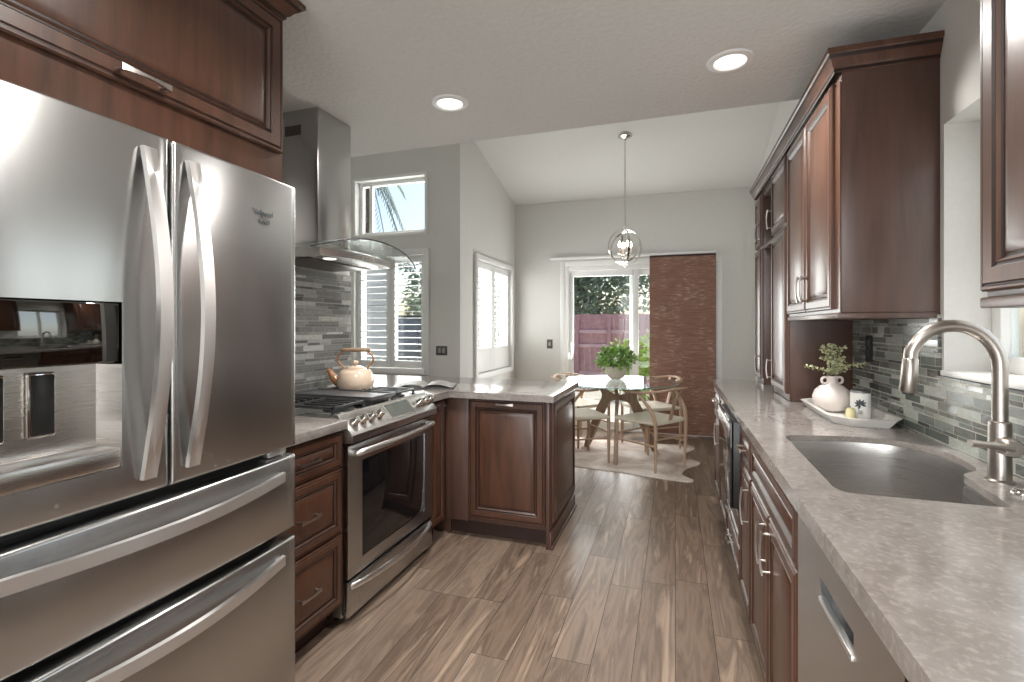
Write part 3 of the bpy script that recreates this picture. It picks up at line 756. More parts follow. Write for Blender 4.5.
# burners and grates
for x, y, r in ((-1.80, 1.97, .045), (-1.53, 1.97, .055), (-1.80, 2.44, .045), (-1.53, 2.44, .05)):
    mb = MB(); mb.lathe([(r + .02, 0), (r + .018, .008), (r, .012), (r, .02), (r - .006, .024), (0, .024)], (x, y, .922), 24); mb.build('burner', 'iron', gr)
def grate(y0, y1, x0=-1.93, x1=-1.45):
    mb = MB(); z = .958; t = .006
    for y in (y0, y1 - .012): mb.box(x0, x1, y, y + .012, z - .012, z, .002)
    for x in (x0, x1 - .012, (x0 + x1) / 2 - .006): mb.box(x, x + .012, y0, y1, z - .012, z, .002)
    for k in range(1, 5):
        y = y0 + (y1 - y0) * k / 5; mb.box(x0 + .012, x0 + .20, y - .005, y + .005, z - .012, z + .003, .002); mb.box(x1 - .20, x1 - .012, y - .005, y + .005, z - .012, z + .003, .002)
    for x in (x0 + .01, x1 - .01, (x0 + x1) / 2):
        for y in (y0 + .008, y1 - .008): mb.tube([(x, y, .922), (x, y, z - .008)], [.009, .007], 8)
    return mb.build('grate', 'iron', gr)
grate(R0 + .03, 2.075); grate(2.315, R1 - .03)
mb = MB(); mb.box(-1.93, -1.45, 2.082, 2.308, .93, .950, .006); 
for x in (-1.91, -1.47):
    for y in (2.10, 2.29): mb.tube([(x, y, .922), (x, y, .935)], .009, 8)
mb.build('grate', 'iron', gr)
gp = thing('griddle', 'flat dark grey griddle plate on the middle of the gas range', 'griddle', (-1.69, 2.195, .951))
mb = MB(); mb.box(-1.935, -1.425, 2.085, 2.305, .951, .962, .004)
mb.box(-1.935, -1.425, 2.085, 2.093, .962, .969, .002); mb.box(-1.935, -1.425, 2.297, 2.305, .962, .969, .002); mb.box(-1.935, -1.927, 2.093, 2.297, .962, .969, .002); mb.box(-1.433, -1.425, 2.093, 2.297, .962, .969, .002)
mb.build('plate', 'griddle', gp)
# ---- kettle
KC_ = Vector((-1.75, 2.40, .963)); R_ = Vector((math.cos(YAW), math.sin(YAW), 0))
kt = thing('kettle', 'cream and peach enamel kettle with wooden handle on the rear of the gas range', 'kettle', KC_)
mb = MB(); mb.lathe([(0, 0), (.088, 0), (.096, .006), (.103, .03), (.102, .06), (.094, .088), (.084, .104), (.068, .112), (.045, .115)], KC_, 40); mb.build('kettle_body', 'cream', kt, 60)
mb = MB(); mb.lathe([(.048, .112), (.050, .118), (.040, .127), (.018, .132), (.008, .133), (.008, .140), (.016, .145), (.017, .153), (.010, .160), (0, .161)], KC_, 30); mb.build('lid', 'cream', kt, 60)
mb = MB(); sp = [KC_ - R_ * a + Vector((0, 0, z)) for a, z in ((.080, .030), (.108, .040), (.132, .068), (.146, .095), (.162, .108))]
mb.tube(catmull(sp, 4), [.030 - .0012 * i for i in range(17)], 14); mb.build('spout', 'copper_enamel', kt, 60)
for s_ in (-1, 1):
    hs = MB(); hs.tube(catmull([KC_ + R_ * s_ * a + Vector((0, 0, z)) for a, z in ((.074, .100), (.072, .125), (.098, .15), (.100, .185), (.078, .208), (.074, .222))], 5), .0055, 8); hs.build('handle_bracket', 'copper_enamel', kt, 60)
mb = MB(); mb.tube([KC_ + R_ * a + Vector((0, 0, .222)) for a in (-.085, -.08, -.03, .03, .08, .085)], [.008, .0115, .0125, .0125, .0115, .008], 14); mb.build('handle', 'light_wood', kt, 60)

# ---- open book on the worktop
bk = thing('open_book', 'open dark-covered book lying on the worktop right of the range', 'book', (-1.52, 2.86, .917))
BM = Matrix.Translation((-1.58, 2.93, .917)) @ Matrix.Rotation(.35, 4, 'Z')
mb = MB(); mb.box(-.20, .20, -.13, .13, 0, .006, .001); mb.bm.transform(BM); mb.build('cover', 'book', bk)
for s_ in (-1, 1):
    mb = MB(); mb.grid(lambda u, v_: (s_ * (.003 + u * .187), -.122 + .244 * v_, .008 + .026 * math.sin(min(1, u * 1.15) * PI) ** .8 * (1 - u * .5) + .002), 12, 2)
    mb.grid(lambda u, v_: (s_ * (.003 + u * .187), -.122 + .244 * v_, .0065), 2, 2)
    mb.bm.transform(BM); mb.build('pages', 'page', bk)

# ---- narrow cabinet right of the range
nc = thing('base_cabinet', 'narrow cherry base cabinet squeezed between range and peninsula', 'cabinet', (-1.7, 2.69, 0))
mb = MB(); mb.box(LW + .013, LFX, 2.592, 2.79, .105, .874, .001); mb.mat(1).box(LW + .05, LFX - .07, 2.595, 2.79, 0, .104); mb.build('cabinet_body', ['wood', 'toe'], nc)
d = front(nc, 'door', (LFX, 2.602, .118), UY, NX, .175, .745, .6); pull(d, (LFX + .02, 2.69, .835), UY, NX, .09)

# ---- peninsula
pn = thing('peninsula_cabinet', 'cherry peninsula cabinet with one raised panel door under the worktop', 'cabinet', (-1.05, 3.2, 0))
PX, PY = -.705, 2.83
mb = MB(); mb.box(-1.37, PX - .02, PY, 3.54, .105, .874, .001); mb.box(-2.58, -1.37, 2.87, 3.54, .0, .874, .001); mb.mat(1).box(-1.37, PX - .03, PY + .06, 3.5, 0, .104)
mb.build('cabinet_body', ['wood_side', 'toe'], pn)
mb = MB(); mb.box(LFX + .001, -1.225, PY - .012, PY - .001, .105, .874, .001); mb.build('filler_panel', 'wood_side', pn)
d = front(pn, 'door', (-1.222, PY, .135), UX, NY, .492, .735, 1.0); pull(d, (-.976, PY - .02, .848), UX, NY, .11)
mb = MB(); mb.box(PX - .02, PX, PY - .015, 3.555, .0, .874, .001); mb.build('end_panel', 'wood_side', pn)
front(pn, 'decorative_panel', (PX, 2.875, .135), UY, NX, .64, .725, .9)
mb = MB(); mb.box(PX, PX + .012, PY - .015, 3.555, .0, .10, .003); mb.box(PX + .012, PX + .022, PY - .02, 3.56, 0, .022, .004); mb.build('base_trim', 'wood_side', pn)

# ---- range hood
hd = thing('range_hood', 'stainless chimney range hood with curved glass canopy above the range', 'range hood', (-1.8, 2.19, 1.63))
mb = MB(); mb.box(LW + .001, -1.722, 2.052, 2.318, 1.72, KC - .001, .002); mb.build('chimney', 'steel', hd)
mb = MB(); mb.box(-1.93, -1.83, 2.0505, 2.0525, 2.31, 2.36)
for i in range(4): mb.box(-1.925, -1.835, 2.0495, 2.0508, 2.318 + i * .01, 2.321 + i * .01)
mb.build('vent_slots', 'darksteel', hd)
HY = 2.195
mb = MB()
def hoodbody(u, v_):  # u along y, v around section
    y = HY - .30 + .60 * u; fx = -1.53 - .05 * (2 * u - 1) ** 2
    secs = [(LW + .001, 1.655), (fx - .02, 1.655), (fx, 1.66), (fx, 1.692), (fx - .06, 1.715), (-1.80, 1.735), (LW + .001, 1.735)]
    k = v_ * (len(secs) - 1); i = min(int(round(k)), len(secs) - 1); return (secs[i][0], y, secs[i][1])
mb.grid(hoodbody, 14, 6)
for u in (0, 1): mb._f([mb.bm.verts.new(hoodbody(u, k / 6)) for k in range(7)])
hb = mb.build('hood_body', 'steel_h', hd, 30)
for y in (HY - .18, HY + .18):
    mb = MB(); mb.lathe([(0, -.003), (.026, -.003), (.032, 0), (0, 0)], (-1.62, y, 1.655), 20); mb.build('hood_lamp', 'lamp', hb)
mb = MB(); mb.box(-1.95, -1.68, HY - .26, HY + .26, 1.648, 1.654, .002); mb.build('filter', 'darksteel', hb)
for k in range(4):
    mb = MB(); mb.tube([(-1.531, HY - .045 + .03 * k, 1.676), (-1.525, HY - .045 + .03 * k, 1.676)], .006, 10); mb.build('button', 'chrome', hb)
mb = MB(); th = .006
def gl(u, v_, dz=0):
    y = HY + .45 * (2 * u - 1); e = (2 * u - 1) ** 2; xf = -1.45 - .05 * e ** 2
    return (LW + .02 + (xf - LW - .02) * v_, y, 1.756 - .088 * e + dz)
mb.grid(lambda u, v_: gl(u, v_, 0), 24, 6); mb.grid(lambda u, v_: gl(u, v_, th), 24, 6); mb.build('glass_canopy', 'hood_glass', hd, 60)
mb = MB(); mb.tube([Vector(gl(i / 30, 1, th / 2)) for i in range(31)], .0048, 6); mb.build('canopy_edge', 'iron', hd, 60)

# ============================================================ RIGHT RUN
RFX = .305; CT = .916
def base_body(t, y0, y1): 
    mb = MB(); mb.box(RFX, RW - .001, y0 + .001, y1 - .001, .105, .874, .001); mb.mat(1).box(RFX + .07, RW - .01, y0 + .001, y1 - .001, 0, .104); mb.build('cabinet_body', ['wood', 'toe'], t)
def rfront(t, name, y0, y1, z0, z1, sc_=.8, hz=None, vert=False, hy=None, L=.11):
    d = front(t, name, (RFX, y0 + .003, z0), UY, NXL, y1 - y0 - .006, z1 - z0, sc_)
    if hz is not None: pull(d, (RFX - .02, hy if hy else (y0 + y1) / 2, hz), (0, 0, 1) if vert else UY, NXL, L)
    return d
# dishwasher
dw = thing('dishwasher', 'stainless steel dishwasher with recessed grip under the near end of the worktop', 'dishwasher', (.6, 1.07, 0))
mb = MB(); mb.box(RFX + .01, RW - .02, .775, 1.365, .11, .87, .002); mb.mat(1).box(RFX + .07, RW - .03, .78, 1.36, 0, .11); mb.build('dishwasher_body', ['grey_plastic', 'black'], dw)
mb = MB()
a, b_ = .775, 1.365; x0, x1 = RFX - .018, RFX + .009; g0, g1, h0, h1 = .97, 1.17, .755, .80
for q in ((a, g0, .115, .868), (g1, b_, .115, .868), (g0, g1, .115, h0), (g0, g1, h1, .868)): mb.box(x0, x1, q[0], q[1], q[2], q[3], 0)
dd = mb.build('door', 'steel', dw)
mb = MB(); mb.box(x0 + .022, x1, g0, g1, h0, h1); mb.mat(1).box(x0 - .004, x0 + .010, g0, g1, h0 - .004, h0 + .006, .002); mb.build('recessed_grip', ['black', 'steel_bright'], dd)
# near cabinet beyond the dishwasher (towards the viewer)
c0 = thing('base_cabinet', 'cherry base cabinet at the near end of the right worktop', 'cabinet', (.6, .3, 0)); base_body(c0, -.45, .77); rfront(c0, 'door', .35, .765, .118, .865); rfront(c0, 'door', -.08, .345, .118, .865)
# sink base
c1 = thing('base_cabinet', 'two-door cherry sink base cabinet with a false drawer front, beside the dishwasher', 'cabinet', (.6, 1.77, 0))
mb = MB(); mb.box(RFX, RFX + .02, 1.371, 2.169, .105, .874, .001); mb.box(RFX + .02, RW - .001, 1.371, 1.376, .105, .874); mb.box(RFX + .02, RW - .001, 2.164, 2.169, .105, .874); mb.box(RFX + .02, RW - .001, 1.376, 2.164, .105, .12)
mb.mat(1).box(RFX + .07, RW - .01, 1.371, 2.169, 0, .104); mb.build('cabinet_body', ['wood', 'toe'], c1)
rfront(c1, 'false_drawer_front', 1.385, 2.155, .715, .865, .7)
rfront(c1, 'door', 1.385, 1.769, .118, .704, .85, .60, True, 1.73, .14); rfront(c1, 'door', 1.773, 2.155, .118, .704, .85, .60, True, 1.812, .14)
# narrow cabinet
c2 = thing('base_cabinet', 'narrow cherry cabinet with top drawer between sink base and built-in microwave', 'cabinet', (.6, 2.34, 0)); base_body(c2, 2.17, 2.51)
rfront(c2, 'drawer', 2.175, 2.505, .715, .865, .6, .79); rfront(c2, 'door', 2.175, 2.505, .118, .704, .8, .58, True, 2.22, .15)
# microwave drawer unit
c3 = thing('base_cabinet', 'cherry cabinet with two drawers below the built-in microwave', 'cabinet', (.6, 2.82, 0)); 
mb = MB(); mb.box(RFX, RW - .001, 2.511, 3.129, .105, .455, .001); mb.box(RFX + .03, RW - .001, 2.511, 2.52, .455, .874); mb.box(RFX + .03, RW - .001, 3.12, 3.129, .455, .874); mb.mat(1).box(RFX + .07, RW - .01, 2.511, 3.129, 0, .104); mb.build('cabinet_body', ['wood', 'toe'], c3)
rfront(c3, 'drawer', 2.515, 3.125, .118, .278, .6, .2); rfront(c3, 'drawer', 2.515, 3.125, .286, .448, .6, .37)
mw = thing('microwave', 'black built-in microwave protruding from the far base cabinets', 'microwave', (.5, 2.82, .46))
mb = MB(); mb.box(RFX - .045, RW - .1, 2.524, 3.116, .459, .868, .004); mb.build('microwave_body', 'black', mw)
mb = MB(); mb.box(RFX - .058, RFX - .046, 2.524, 3.116, .459, .868, .004); mwd = mb.build('door', 'black_glass', mw)
mb = MB(); mb.box(RFX - .064, RFX - .059, 2.53, 3.11, .79, .86, .002); mb.build('control_strip', 'steel_h', mwd)
# far cabinets
c4 = thing('base_cabinet', 'cherry cabinet with drawer and door just beyond the microwave', 'cabinet', (.6, 3.36, 0)); base_body(c4, 3.13, 3.59)
rfront(c4, 'drawer', 3.135, 3.585, .715, .865, .6, .79); rfront(c4, 'door', 3.135, 3.585, .118, .704, .8, .58, True, 3.18, .15)
c5 = thing('base_cabinet', 'cherry cabinet at the far end of the right worktop', 'cabinet', (.6, 3.82, 0)); base_body(c5, 3.59, 4.04)
rfront(c5, 'drawer', 3.595, 4.035, .715, .865, .6, .79); rfront(c5, 'door', 3.595, 4.035, .118, .704, .8, .58, True, 3.64, .15)

# worktop with the sink cut-out
OUT = [(.277, -.45), (RW - .0125, -.45), (RW - .0125, 4.06), (.277, 4.06)]
def rounded(pts, r, k=6):
    out = []; n_ = len(pts)
    for i, p in enumerate(pts):
        a, b_ = Vector(pts[i - 1]), Vector(pts[(i + 1) % n_]); p = Vector(p); rr = r[i] if isinstance(r, list) else r
        d1, d2 = (a - p).normalized(), (b_ - p).normalized(); q0, q1 = p + d1 * rr, p + d2 * rr
        for j in range(k + 1): t = j / k; out.append(tuple(q0 * (1 - t) ** 2 + p * 2 * t * (1 - t) + q1 * t * t))
    return out
SINK = rounded([(.378, 1.385), (.716, 1.385), (.745, 1.665), (.815, 1.72), (.838, 1.93), (.76, 2.085), (.60, 2.105), (.385, 2.055)], [.05, .03, .03, .05, .09, .07, .06, .05])
mb = MB()
def plate_hole(z):
    o = [mb.bm.verts.new((x, y, z)) for x, y in OUT]; h = [mb.bm.verts.new((x, y, z)) for x, y in SINK]
    es = [mb.bm.edges.new((o[i], o[(i + 1) % len(o)])) for i in range(len(o))] + [mb.bm.edges.new((h[i], h[(i + 1) % len(h)])) for i in range(len(h))]
    bmesh.ops.triangle_fill(mb.bm, edges=es, use_beauty=True); return o, h
oT, hT = plate_hole(CT); oB, hB = plate_hole(.896)
for A, B in ((oT, oB), (hT, hB)):
    for i in range(len(A)): mb._f([A[i], A[(i + 1) % len(A)], B[(i + 1) % len(B)], B[i]])
mb.box(.277, .303, -.45, 4.06, .876, .896); mb.box(.303, RW - .0125, 4.03, 4.06, .876, .896)
tag(mb.build('worktop', 'quartz'), 'long beige quartz worktop with the sink, along the right wall', 'worktop')
# sink bowl
sk = thing('sink', 'stainless steel undermount sink in the right worktop', 'sink', (.6, 1.7, .66))
def shrink(k, z):
    c = Vector((.59, 1.72)); return [(c.x + (x - c.x) * k, c.y + (y - c.y) * k, z) for x, y in SINK]
mb = MB(); levels = [(1.03, .8955), (1.0, .8955), (.985, .85), (.965, .70), (.94, .672), (.86, .662)]
rows = [[mb.bm.verts.new(p) for p in shrink(k, z)] for k, z in levels]
for A, B in zip(rows, rows[1:]):
    for i in range(len(A)): mb._f([A[i], A[(i + 1) % len(A)], B[(i + 1) % len(A)], B[i]])
mb._f(rows[-1]); mb.build('bowl', 'steel_h', sk, 50)
mb = MB(); mb.lathe([(0, .002), (.03, .002), (.036, .006), (.044, .004), (.046, 0), (0, 0)], (.60, 1.70, .662), 24); mb.build('drain', 'chrome', sk)
# faucet
fc = thing('faucet', 'brushed nickel gooseneck faucet standing behind the sink', 'faucet', (.803, 1.612, CT))
fx, fy = .803, 1.612
mb = MB(); mb.lathe([(0, 0), (.030, 0), (.030, .004), (.0235, .008), (.0235, .150), (.0225, .155), (.016, .158), (.016, .170), (0, .170)], (fx, fy, CT), 28); mb.build('faucet_body', 'nickel', fc, 40)
pts = [(fx, fy, CT + .15), (fx, fy, CT + .22), (fx, fy, CT + .295)] + [(fx - .095 + .095 * math.cos(a), fy + .02 * (1 - math.cos(a)) / 2, CT + .300 + .106 * math.sin(a)) for a in [PI * i / 18 for i in range(1, 17)]]
last = Vector(pts[-1]); dirn = Vector((-.07, 0, -1)).normalized()
pts.append(tuple(last + dirn * .02))
mb = MB(); mb.tube(pts, .0165, 18); mb.build('spout', 'nickel', fc, 60)
e0 = Vector(pts[-1]); mb = MB(); mb.tube([e0, e0 + dirn * .003, e0 + dirn * .09, e0 + dirn * .095], [.0167, .0182, .0196, .017], 18)
sh = mb.build('spray_head', 'nickel', fc, 40)
mb = MB(); mb.tube([e0 + dirn * .0955, e0 + dirn * .099], .0135, 16); mb.build('nozzle', 'black', sh)
mb = MB(); mb.tube([(fx, fy - .02, CT + .098), (fx, fy - .055, CT + .098), (fx, fy - .060, CT + .098)], [.023, .023, .019], 20)
hb_ = mb.build('handle_hub', 'nickel', fc, 40)
mb = MB(); mb.tube([(fx - .0, fy - .050, CT + .098), (fx - .04, fy - .052, CT + .103), (fx - .088, fy - .055, CT + .106)], [.013, .011, .012], 12, flat=(1.1, .8)); mb.build('lever', 'nickel', fc, 50)
ag = thing('air_gap_cap', 'round chrome cap on the worktop at the foot of the faucet', 'sink fitting', (.80, 1.505, CT))
mb = MB(); mb.lathe([(0, 0), (.028, 0), (.028, .005), (.022, .010), (.0, .012)], (.800, 1.505, CT), 24); mb.build('cap', 'chrome', ag, 50)

# ---- upper cabinets right
UXF = .585
def ubody(t, y0, y1, z0, z1, rail=True):
    mb = MB(); mb.box(UXF, RW - .001, y0, y1, z0, z1, .001)
    mb.build('cabinet_body', 'wood_side', t)
    if rail:
        mb = MB(); mb.box(UXF - .012, RW - .001, y0 - .004, y1, z0 - .022, z0 - .001, .003); mb.build('light_rail', 'wood_side', t)
def ufront(t, name, y0, y1, z0, z1, sc_=.8, hy=None, hz=None, L=.12):
    d = front(t, name, (UXF, y0 + .002, z0), UY, NXL, y1 - y0 - .004, z1 - z0, sc_)
    if hy: pull(d, (UXF - .02, hy, hz), (0, 0, 1), NXL, L)
    return d
u1 = thing('wall_cabinet', 'two-door cherry wall cabinet over the mosaic backsplash, nearest the ceiling lights', 'cabinet', (.73, 2.55, 1.36))
ubody(u1, 2.108, 2.965, 1.372, 2.30)
mb = MB(); mb.box(UXF - .001, UXF - .004, 2.108, 2.965, 1.372, 2.23); mb.build('face_frame', 'wood', u1)
ufront(u1, 'door', 2.165, 2.555, 1.385, 2.245, .85, 2.525, 1.49); ufront(u1, 'door', 2.559, 2.955, 1.385, 2.245, .85, 2.59, 1.49)
u2 = thing('tall_cabinet', 'tall cherry cabinet standing on the worktop behind the vase and tray', 'cabinet', (.73, 3.19, .92))
ubody(u2, 2.967, 3.414, .918, 2.30, False)
ufront(u2, 'door', 2.985, 3.405, .955, 1.865, .8, 3.37, 1.06); ufront(u2, 'door', 2.985, 3.405, 1.885, 2.245, .8, 3.37, 1.98)
u3 = thing('open_shelf_unit', 'dark recessed cherry niche between the two tall cabinets', 'shelf', (.73, 3.6, .92))
mb = MB(); mb.box(.86, RW - .001, 3.416, 3.784, .918, 2.30, 0); mb.build('back_panel', 'wood_side', u3)
for z in (1.86, 2.22): mb = MB(); mb.box(UXF, .859, 3.416, 3.784, z, z + .02, .001); mb.build('shelf', 'wood_side', u3)
mb = MB(); mb.box(UXF, .859, 3.416, 3.784, 2.241, 2.30); mb.build('top_panel', 'wood_side', u3)
u4 = thing('tall_cabinet', 'tall cherry cabinet at the far end of the worktop', 'cabinet', (.73, 3.92, .92))
ubody(u4, 3.786, 4.05, .918, 2.30, False)
ufront(u4, 'door', 3.80, 4.045, .955, 1.865, .7, 3.83, 1.06); ufront(u4, 'door', 3.80, 4.045, 1.885, 2.245, .7, 3.83, 1.98)
cr = crown(None, [(RW - .002, 4.051, 0, 1), (UXF - .021, 4.051, -1, 1), (UXF - .021, 2.107, -1, -1), (RW - .002, 2.107, 0, -1)], P=[(o * .46, 2.262 + (z - 2.235) * .95) for o, z in [(0, 2.235), (.010, 2.238), (.010, 2.250), (.022, 2.258), (.030, 2.272), (.046, 2.285), (.052, 2.298), (.064, 2.302), (.064, 2.322), (0, 2.322)]])
tag(cr, 'dark cherry crown molding running along the top of the right-hand cabinets', 'crown molding')
u5 = thing('wall_cabinet', 'cherry wall cabinet at the right edge, on the near side of the sink window', 'cabinet', (.73, .85, 1.36))
ubody(u5, .40, 1.215, 1.378, 2.30)
ufront(u5, 'door', .815, 1.205, 1.388, 2.245, .9); ufront(u5, 'door', .41, .811, 1.388, 2.245, .9)

# ---- tray with vase, branches, candle
TRX = [(.605, 2.36), (.665, 2.29), (.825, 2.29), (.868, 2.36), (.868, 2.83), (.82, 2.90), (.665, 2.90), (.605, 2.83)]
ty = thing('tray', 'white marble eight-sided tray on the right worktop', 'tray', (.735, 2.59, CT))
mb = MB(); inner = [(.735 + (x - .735) * .86, 2.595 + (y - 2.595) * .94) for x, y in TRX]; base = [(.735 + (x - .735) * .80, 2.595 + (y - 2.595) * .92) for x, y in TRX]
L_ = [[mb.bm.verts.new((x, y, z)) for x, y in P_] for P_, z in ((base, CT), (TRX, CT + .034), (inner, CT + .034), (base, CT + .012))]
for A, B in zip(L_, L_[1:]):
    for i in range(8): mb._f([A[i], A[(i + 1) % 8], B[(i + 1) % 8], B[i]])
mb._f(L_[0]); mb._f(L_[-1]); mb.build('tray_body', 'marble', ty, 30)
VC = Vector((.690, 2.62, CT + .012))
va = thing('vase', 'round matte off-white vase with two small ring handles, on the tray', 'vase', VC)
mb = MB(); mb.lathe([(0, 0), (.035, 0), (.058, .012), (.076, .040), (.080, .066), (.070, .096), (.046, .118), (.024, .128), (.020, .136), (.021, .158), (.024, .163), (.019, .163), (.016, .150), (.016, .12), (0, .115)], VC, 36); mb.build('vase_body', 'ceramic', va, 60)
for s_ in (-1, 1):
    mb = MB(); c = VC + R_ * s_ * .034 + Vector((0, 0, .143)); mb.tube([c + R_ * .015 * math.cos(a) + Vector((0, 0, .015 * math.sin(a))) for a in [2 * PI * i / 16 for i in range(16)]], .0055, 10, closed=True); mb.build('ring_handle', 'ceramic', va, 60)
eu = thing('leafy_branches', 'cut sprigs with small pale green leaves standing in the vase', 'branches', VC + Vector((0, 0, .12)))
rnd = random.Random(3)
stems = MB(); lv = MB(); top = VC + Vector((0, 0, .155))
tg = [(-.115, .05, 0), (-.04, .135, .01), (-.015, .15, -.01), (.015, .145, .01), (.05, .14, 0), (.035, .09, -.02), (-.03, .09, .02), (.10, .055, .0), (.16, .06, .01), (.0, .10, .02), (.02, .06, -.03), (-.02, .07, -.02), (.07, .065, .02)]
for a, z, dpt in tg:
    e = top + R_ * a + Vector((-.3 * dpt, dpt, z)); mid = top + R_ * a * .35 + Vector((0, 0, z * .62)); P_ = catmull([top - Vector((0, 0, .08)), top, mid, e], 6); stems.tube(P_, .0013, 5)
    for p in P_[8:]:
        for q in range(6):
            d = Vector((rnd.uniform(-1, 1), rnd.uniform(-1, 1), rnd.uniform(-.3, 1))); lv.leaf(p + d * .004, d, rnd.uniform(.010, .017), rnd.uniform(.008, .012), rnd.uniform(0, 6))
stems.build('stems', 'bark', eu); lv.build('leaves', 'leaf_soft', eu)
CC = Vector((.765, 2.50, CT + .012))
cn = thing('candle', 'white glass candle with a grey leaf drawing and dark lid, on the tray', 'candle', CC)
mb = MB(); mb.lathe([(0, 0), (.036, 0), (.038, .003), (.038, .104), (.035, .106), (0, .106)], CC, 32); mb.build('jar', 'paper', cn, 50)
mb = MB(); mb.lathe([(0, .106), (.037, .106), (.037, .114), (.034, .117), (0, .117)], CC, 32); mb.build('lid', 'griddle', cn, 50)
mb = MB()
ca = math.atan2(-CC.y, -CC.x)
def onjar(a, z): return CC + Vector((math.cos(ca + a / .0385) * .0388, math.sin(ca + a / .0385) * .0388, z))
def jl(a, z, ang, L, W):
    pts = []
    for t in [i / 6 for i in range(7)]: pts.append((t, math.sin(PI * t) * W / 2))
    out = [(x, y) for x, y in pts] + [(x, -y) for x, y in pts[-2:0:-1]]
    mb._f([mb.bm.verts.new(onjar(a + x * L * math.cos(ang) - y * math.sin(ang), z + x * L * math.sin(ang) + y * math.cos(ang))) for x, y in out])
for ang in (.4, 1.0, 1.7, 2.3, 2.9, -.3, 3.6, 4.4): jl(.0, .058, ang, .024, .009)
for k in range(3): jl(-.012, .030 - k * .006, 0, .024, .003)
mb.build('leaf_drawing', 'ink', cn)
sn = thing('wax_candle', 'small pale yellow wax candle between the vase and the white candle jar', 'candle', (.715, 2.455, CT + .012))
mb = MB(); mb.lathe([(0, 0), (.017, 0), (.0185, .01), (.017, .034), (.011, .043), (0, .044)], (.715, 2.455, CT + .012), 20); mb.build('wax', 'wax', sn, 60)
mb = MB(); mb.tube([(.715, 2.455, CT + .055), (.715, 2.455, CT + .063)], .0012, 5); mb.build('wick', 'ink', sn)

# ============================================================ DINING
TC = Vector((-.555, 5.16, .0068))
dt = thing('dining_table', 'round glass-top dining table on three sculpted wooden legs', 'table', TC)
mb = MB(); mb.lathe([(0, .738), (.598, .738), (.60, .744), (.598, .750), (0, .750)], TC, 72); mb.build('tabletop', 'table_glass', dt, 40)
mb = MB(); mb.tube([TC + Vector((.6 * math.cos(2 * PI * i / 72), .6 * math.sin(2 * PI * i / 72), .744)) for i in range(72)], .0045, 6, closed=True); mb.build('tabletop_edge', 'glass_edge', dt, 60)
LEG = catmull([(.004, .55, 0), (.08, .54, 0), (.13, .50, 0), (.165, .43, 0), (.25, .27, 0), (.385, .0, 0), (.44, .0, 0), (.36, .22, 0), (.27, .44, 0), (.205, .55, 0), (.20, .60, 0), (.25, .67, 0), (.38, .737, 0), (.26, .737, 0), (.16, .675, 0), (.08, .625, 0), (.004, .61, 0)], 3)
for k in range(3):
    mb = MB(); mb.prism([(p.x, p.y) for p in LEG], 'y', -.017, .017, .004)
    mb.bm.transform(Matrix.Translation(TC) @ Matrix.Rotation(-PI / 2 + .035 + k * 2 * PI / 3, 4, 'Z')); mb.build('leg', 'brown_wood', dt, 30)
pc = Vector((-.60, 5.34, .7575))
pp = thing('potted_plant', 'leafy green plant in a round beige pot on the glass table', 'plant', pc)
mb = MB(); mb.lathe([(0, 0), (.05, 0), (.075, .012), (.108, .055), (.122, .10), (.124, .138), (.116, .138), (.112, .12), (0, .115)], pc, 36)
mb.build('pot', 'pot', pp, 50)
lv = MB(); rnd = random.Random(11)
for i in range(900):
    u = Vector((rnd.gauss(0, 1), rnd.gauss(0, 1), rnd.gauss(0, 1))).normalized(); r = rnd.uniform(.45, 1.0)
    p = pc + Vector((u.x * .20 * r, u.y * .19 * r, .225 + u.z * .12 * r)); d = (u + Vector((rnd.uniform(-.7, .7), rnd.uniform(-.7, .7), rnd.uniform(-.2, .7))))
    lv.leaf(p, d, rnd.uniform(.035, .065), rnd.uniform(.028, .045), rnd.uniform(-1, 1), .01)
lv.build('foliage', 'leaf', pp)
st = MB()
for i in range(12):
    a = i * .52; st.tube([pc + Vector((.03 * math.cos(a), .03 * math.sin(a), .08)), pc + Vector((.10 * math.cos(a), .10 * math.sin(a), .2))], .0025, 5)
st.build('stems', 'bark', pp)

# wishbone chair, local coordinates, faces +y
ch = thing('dining_chair', '', 'chair', (0, 0, 0), 0, 'wishbone chairs around the glass table')
def L(mb, name, mat, ang=60): return mb.build(name, mat, ch, ang, True)
mb = MB(); mb.grid(lambda u, v_: ((u - .5) * (.44 + .07 * v_), -.205 + .43 * v_, .452 - .016 * math.cos((u - .5) * PI) * math.sin(v_ * PI)), 10, 10)
mb.grid(lambda u, v_: ((u - .5) * (.44 + .07 * v_), -.205 + .43 * v_, .425), 4, 4)
mb.box(-.245, .245, .212, .237, .418, .452, .01); mb.box(-.215, .215, -.222, -.197, .418, .452, .01)
for s_ in (-1, 1): mb.tube([(s_ * .222, -.205, .436), (s_ * .252, .222, .436)], .016, 10)
L(mb, 'seat', 'cord', 40)
for s_ in (-1, 1):
    mb = MB(); mb.tube([(s_ * .232, .225, 0), (s_ * .232, .225, .20), (s_ * .232, .225, .44), (s_ * .232, .225, .455)], [.011, .0165, .0165, .012], 12); L(mb, 'leg', 'light_wood')
for s_ in (-1, 1):
    P_ = catmull([(s_ * .215, -.215, 0), (s_ * .218, -.220, .22), (s_ * .224, -.222, .42), (s_ * .240, -.195, .54), (s_ * .258, -.12, .64), (s_ * .262, -.06, .705)], 4)
    mb = MB(); mb.tube(P_, [.011 + .006 * min(1, i / 8) - .004 * max(0, (i - 12) / 8) for i in range(len(P_))], 12); L(mb, 'leg', 'light_wood')
RP = catmull([(-.265, .10, .712), (-.272, .0, .706), (-.262, -.12, .712), (-.205, -.235, .728), (-.105, -.30, .745), (0, -.32, .75), (.105, -.30, .745), (.205, -.235, .728), (.262, -.12, .712), (.272, .0, .706), (.265, .10, .712)], 5)
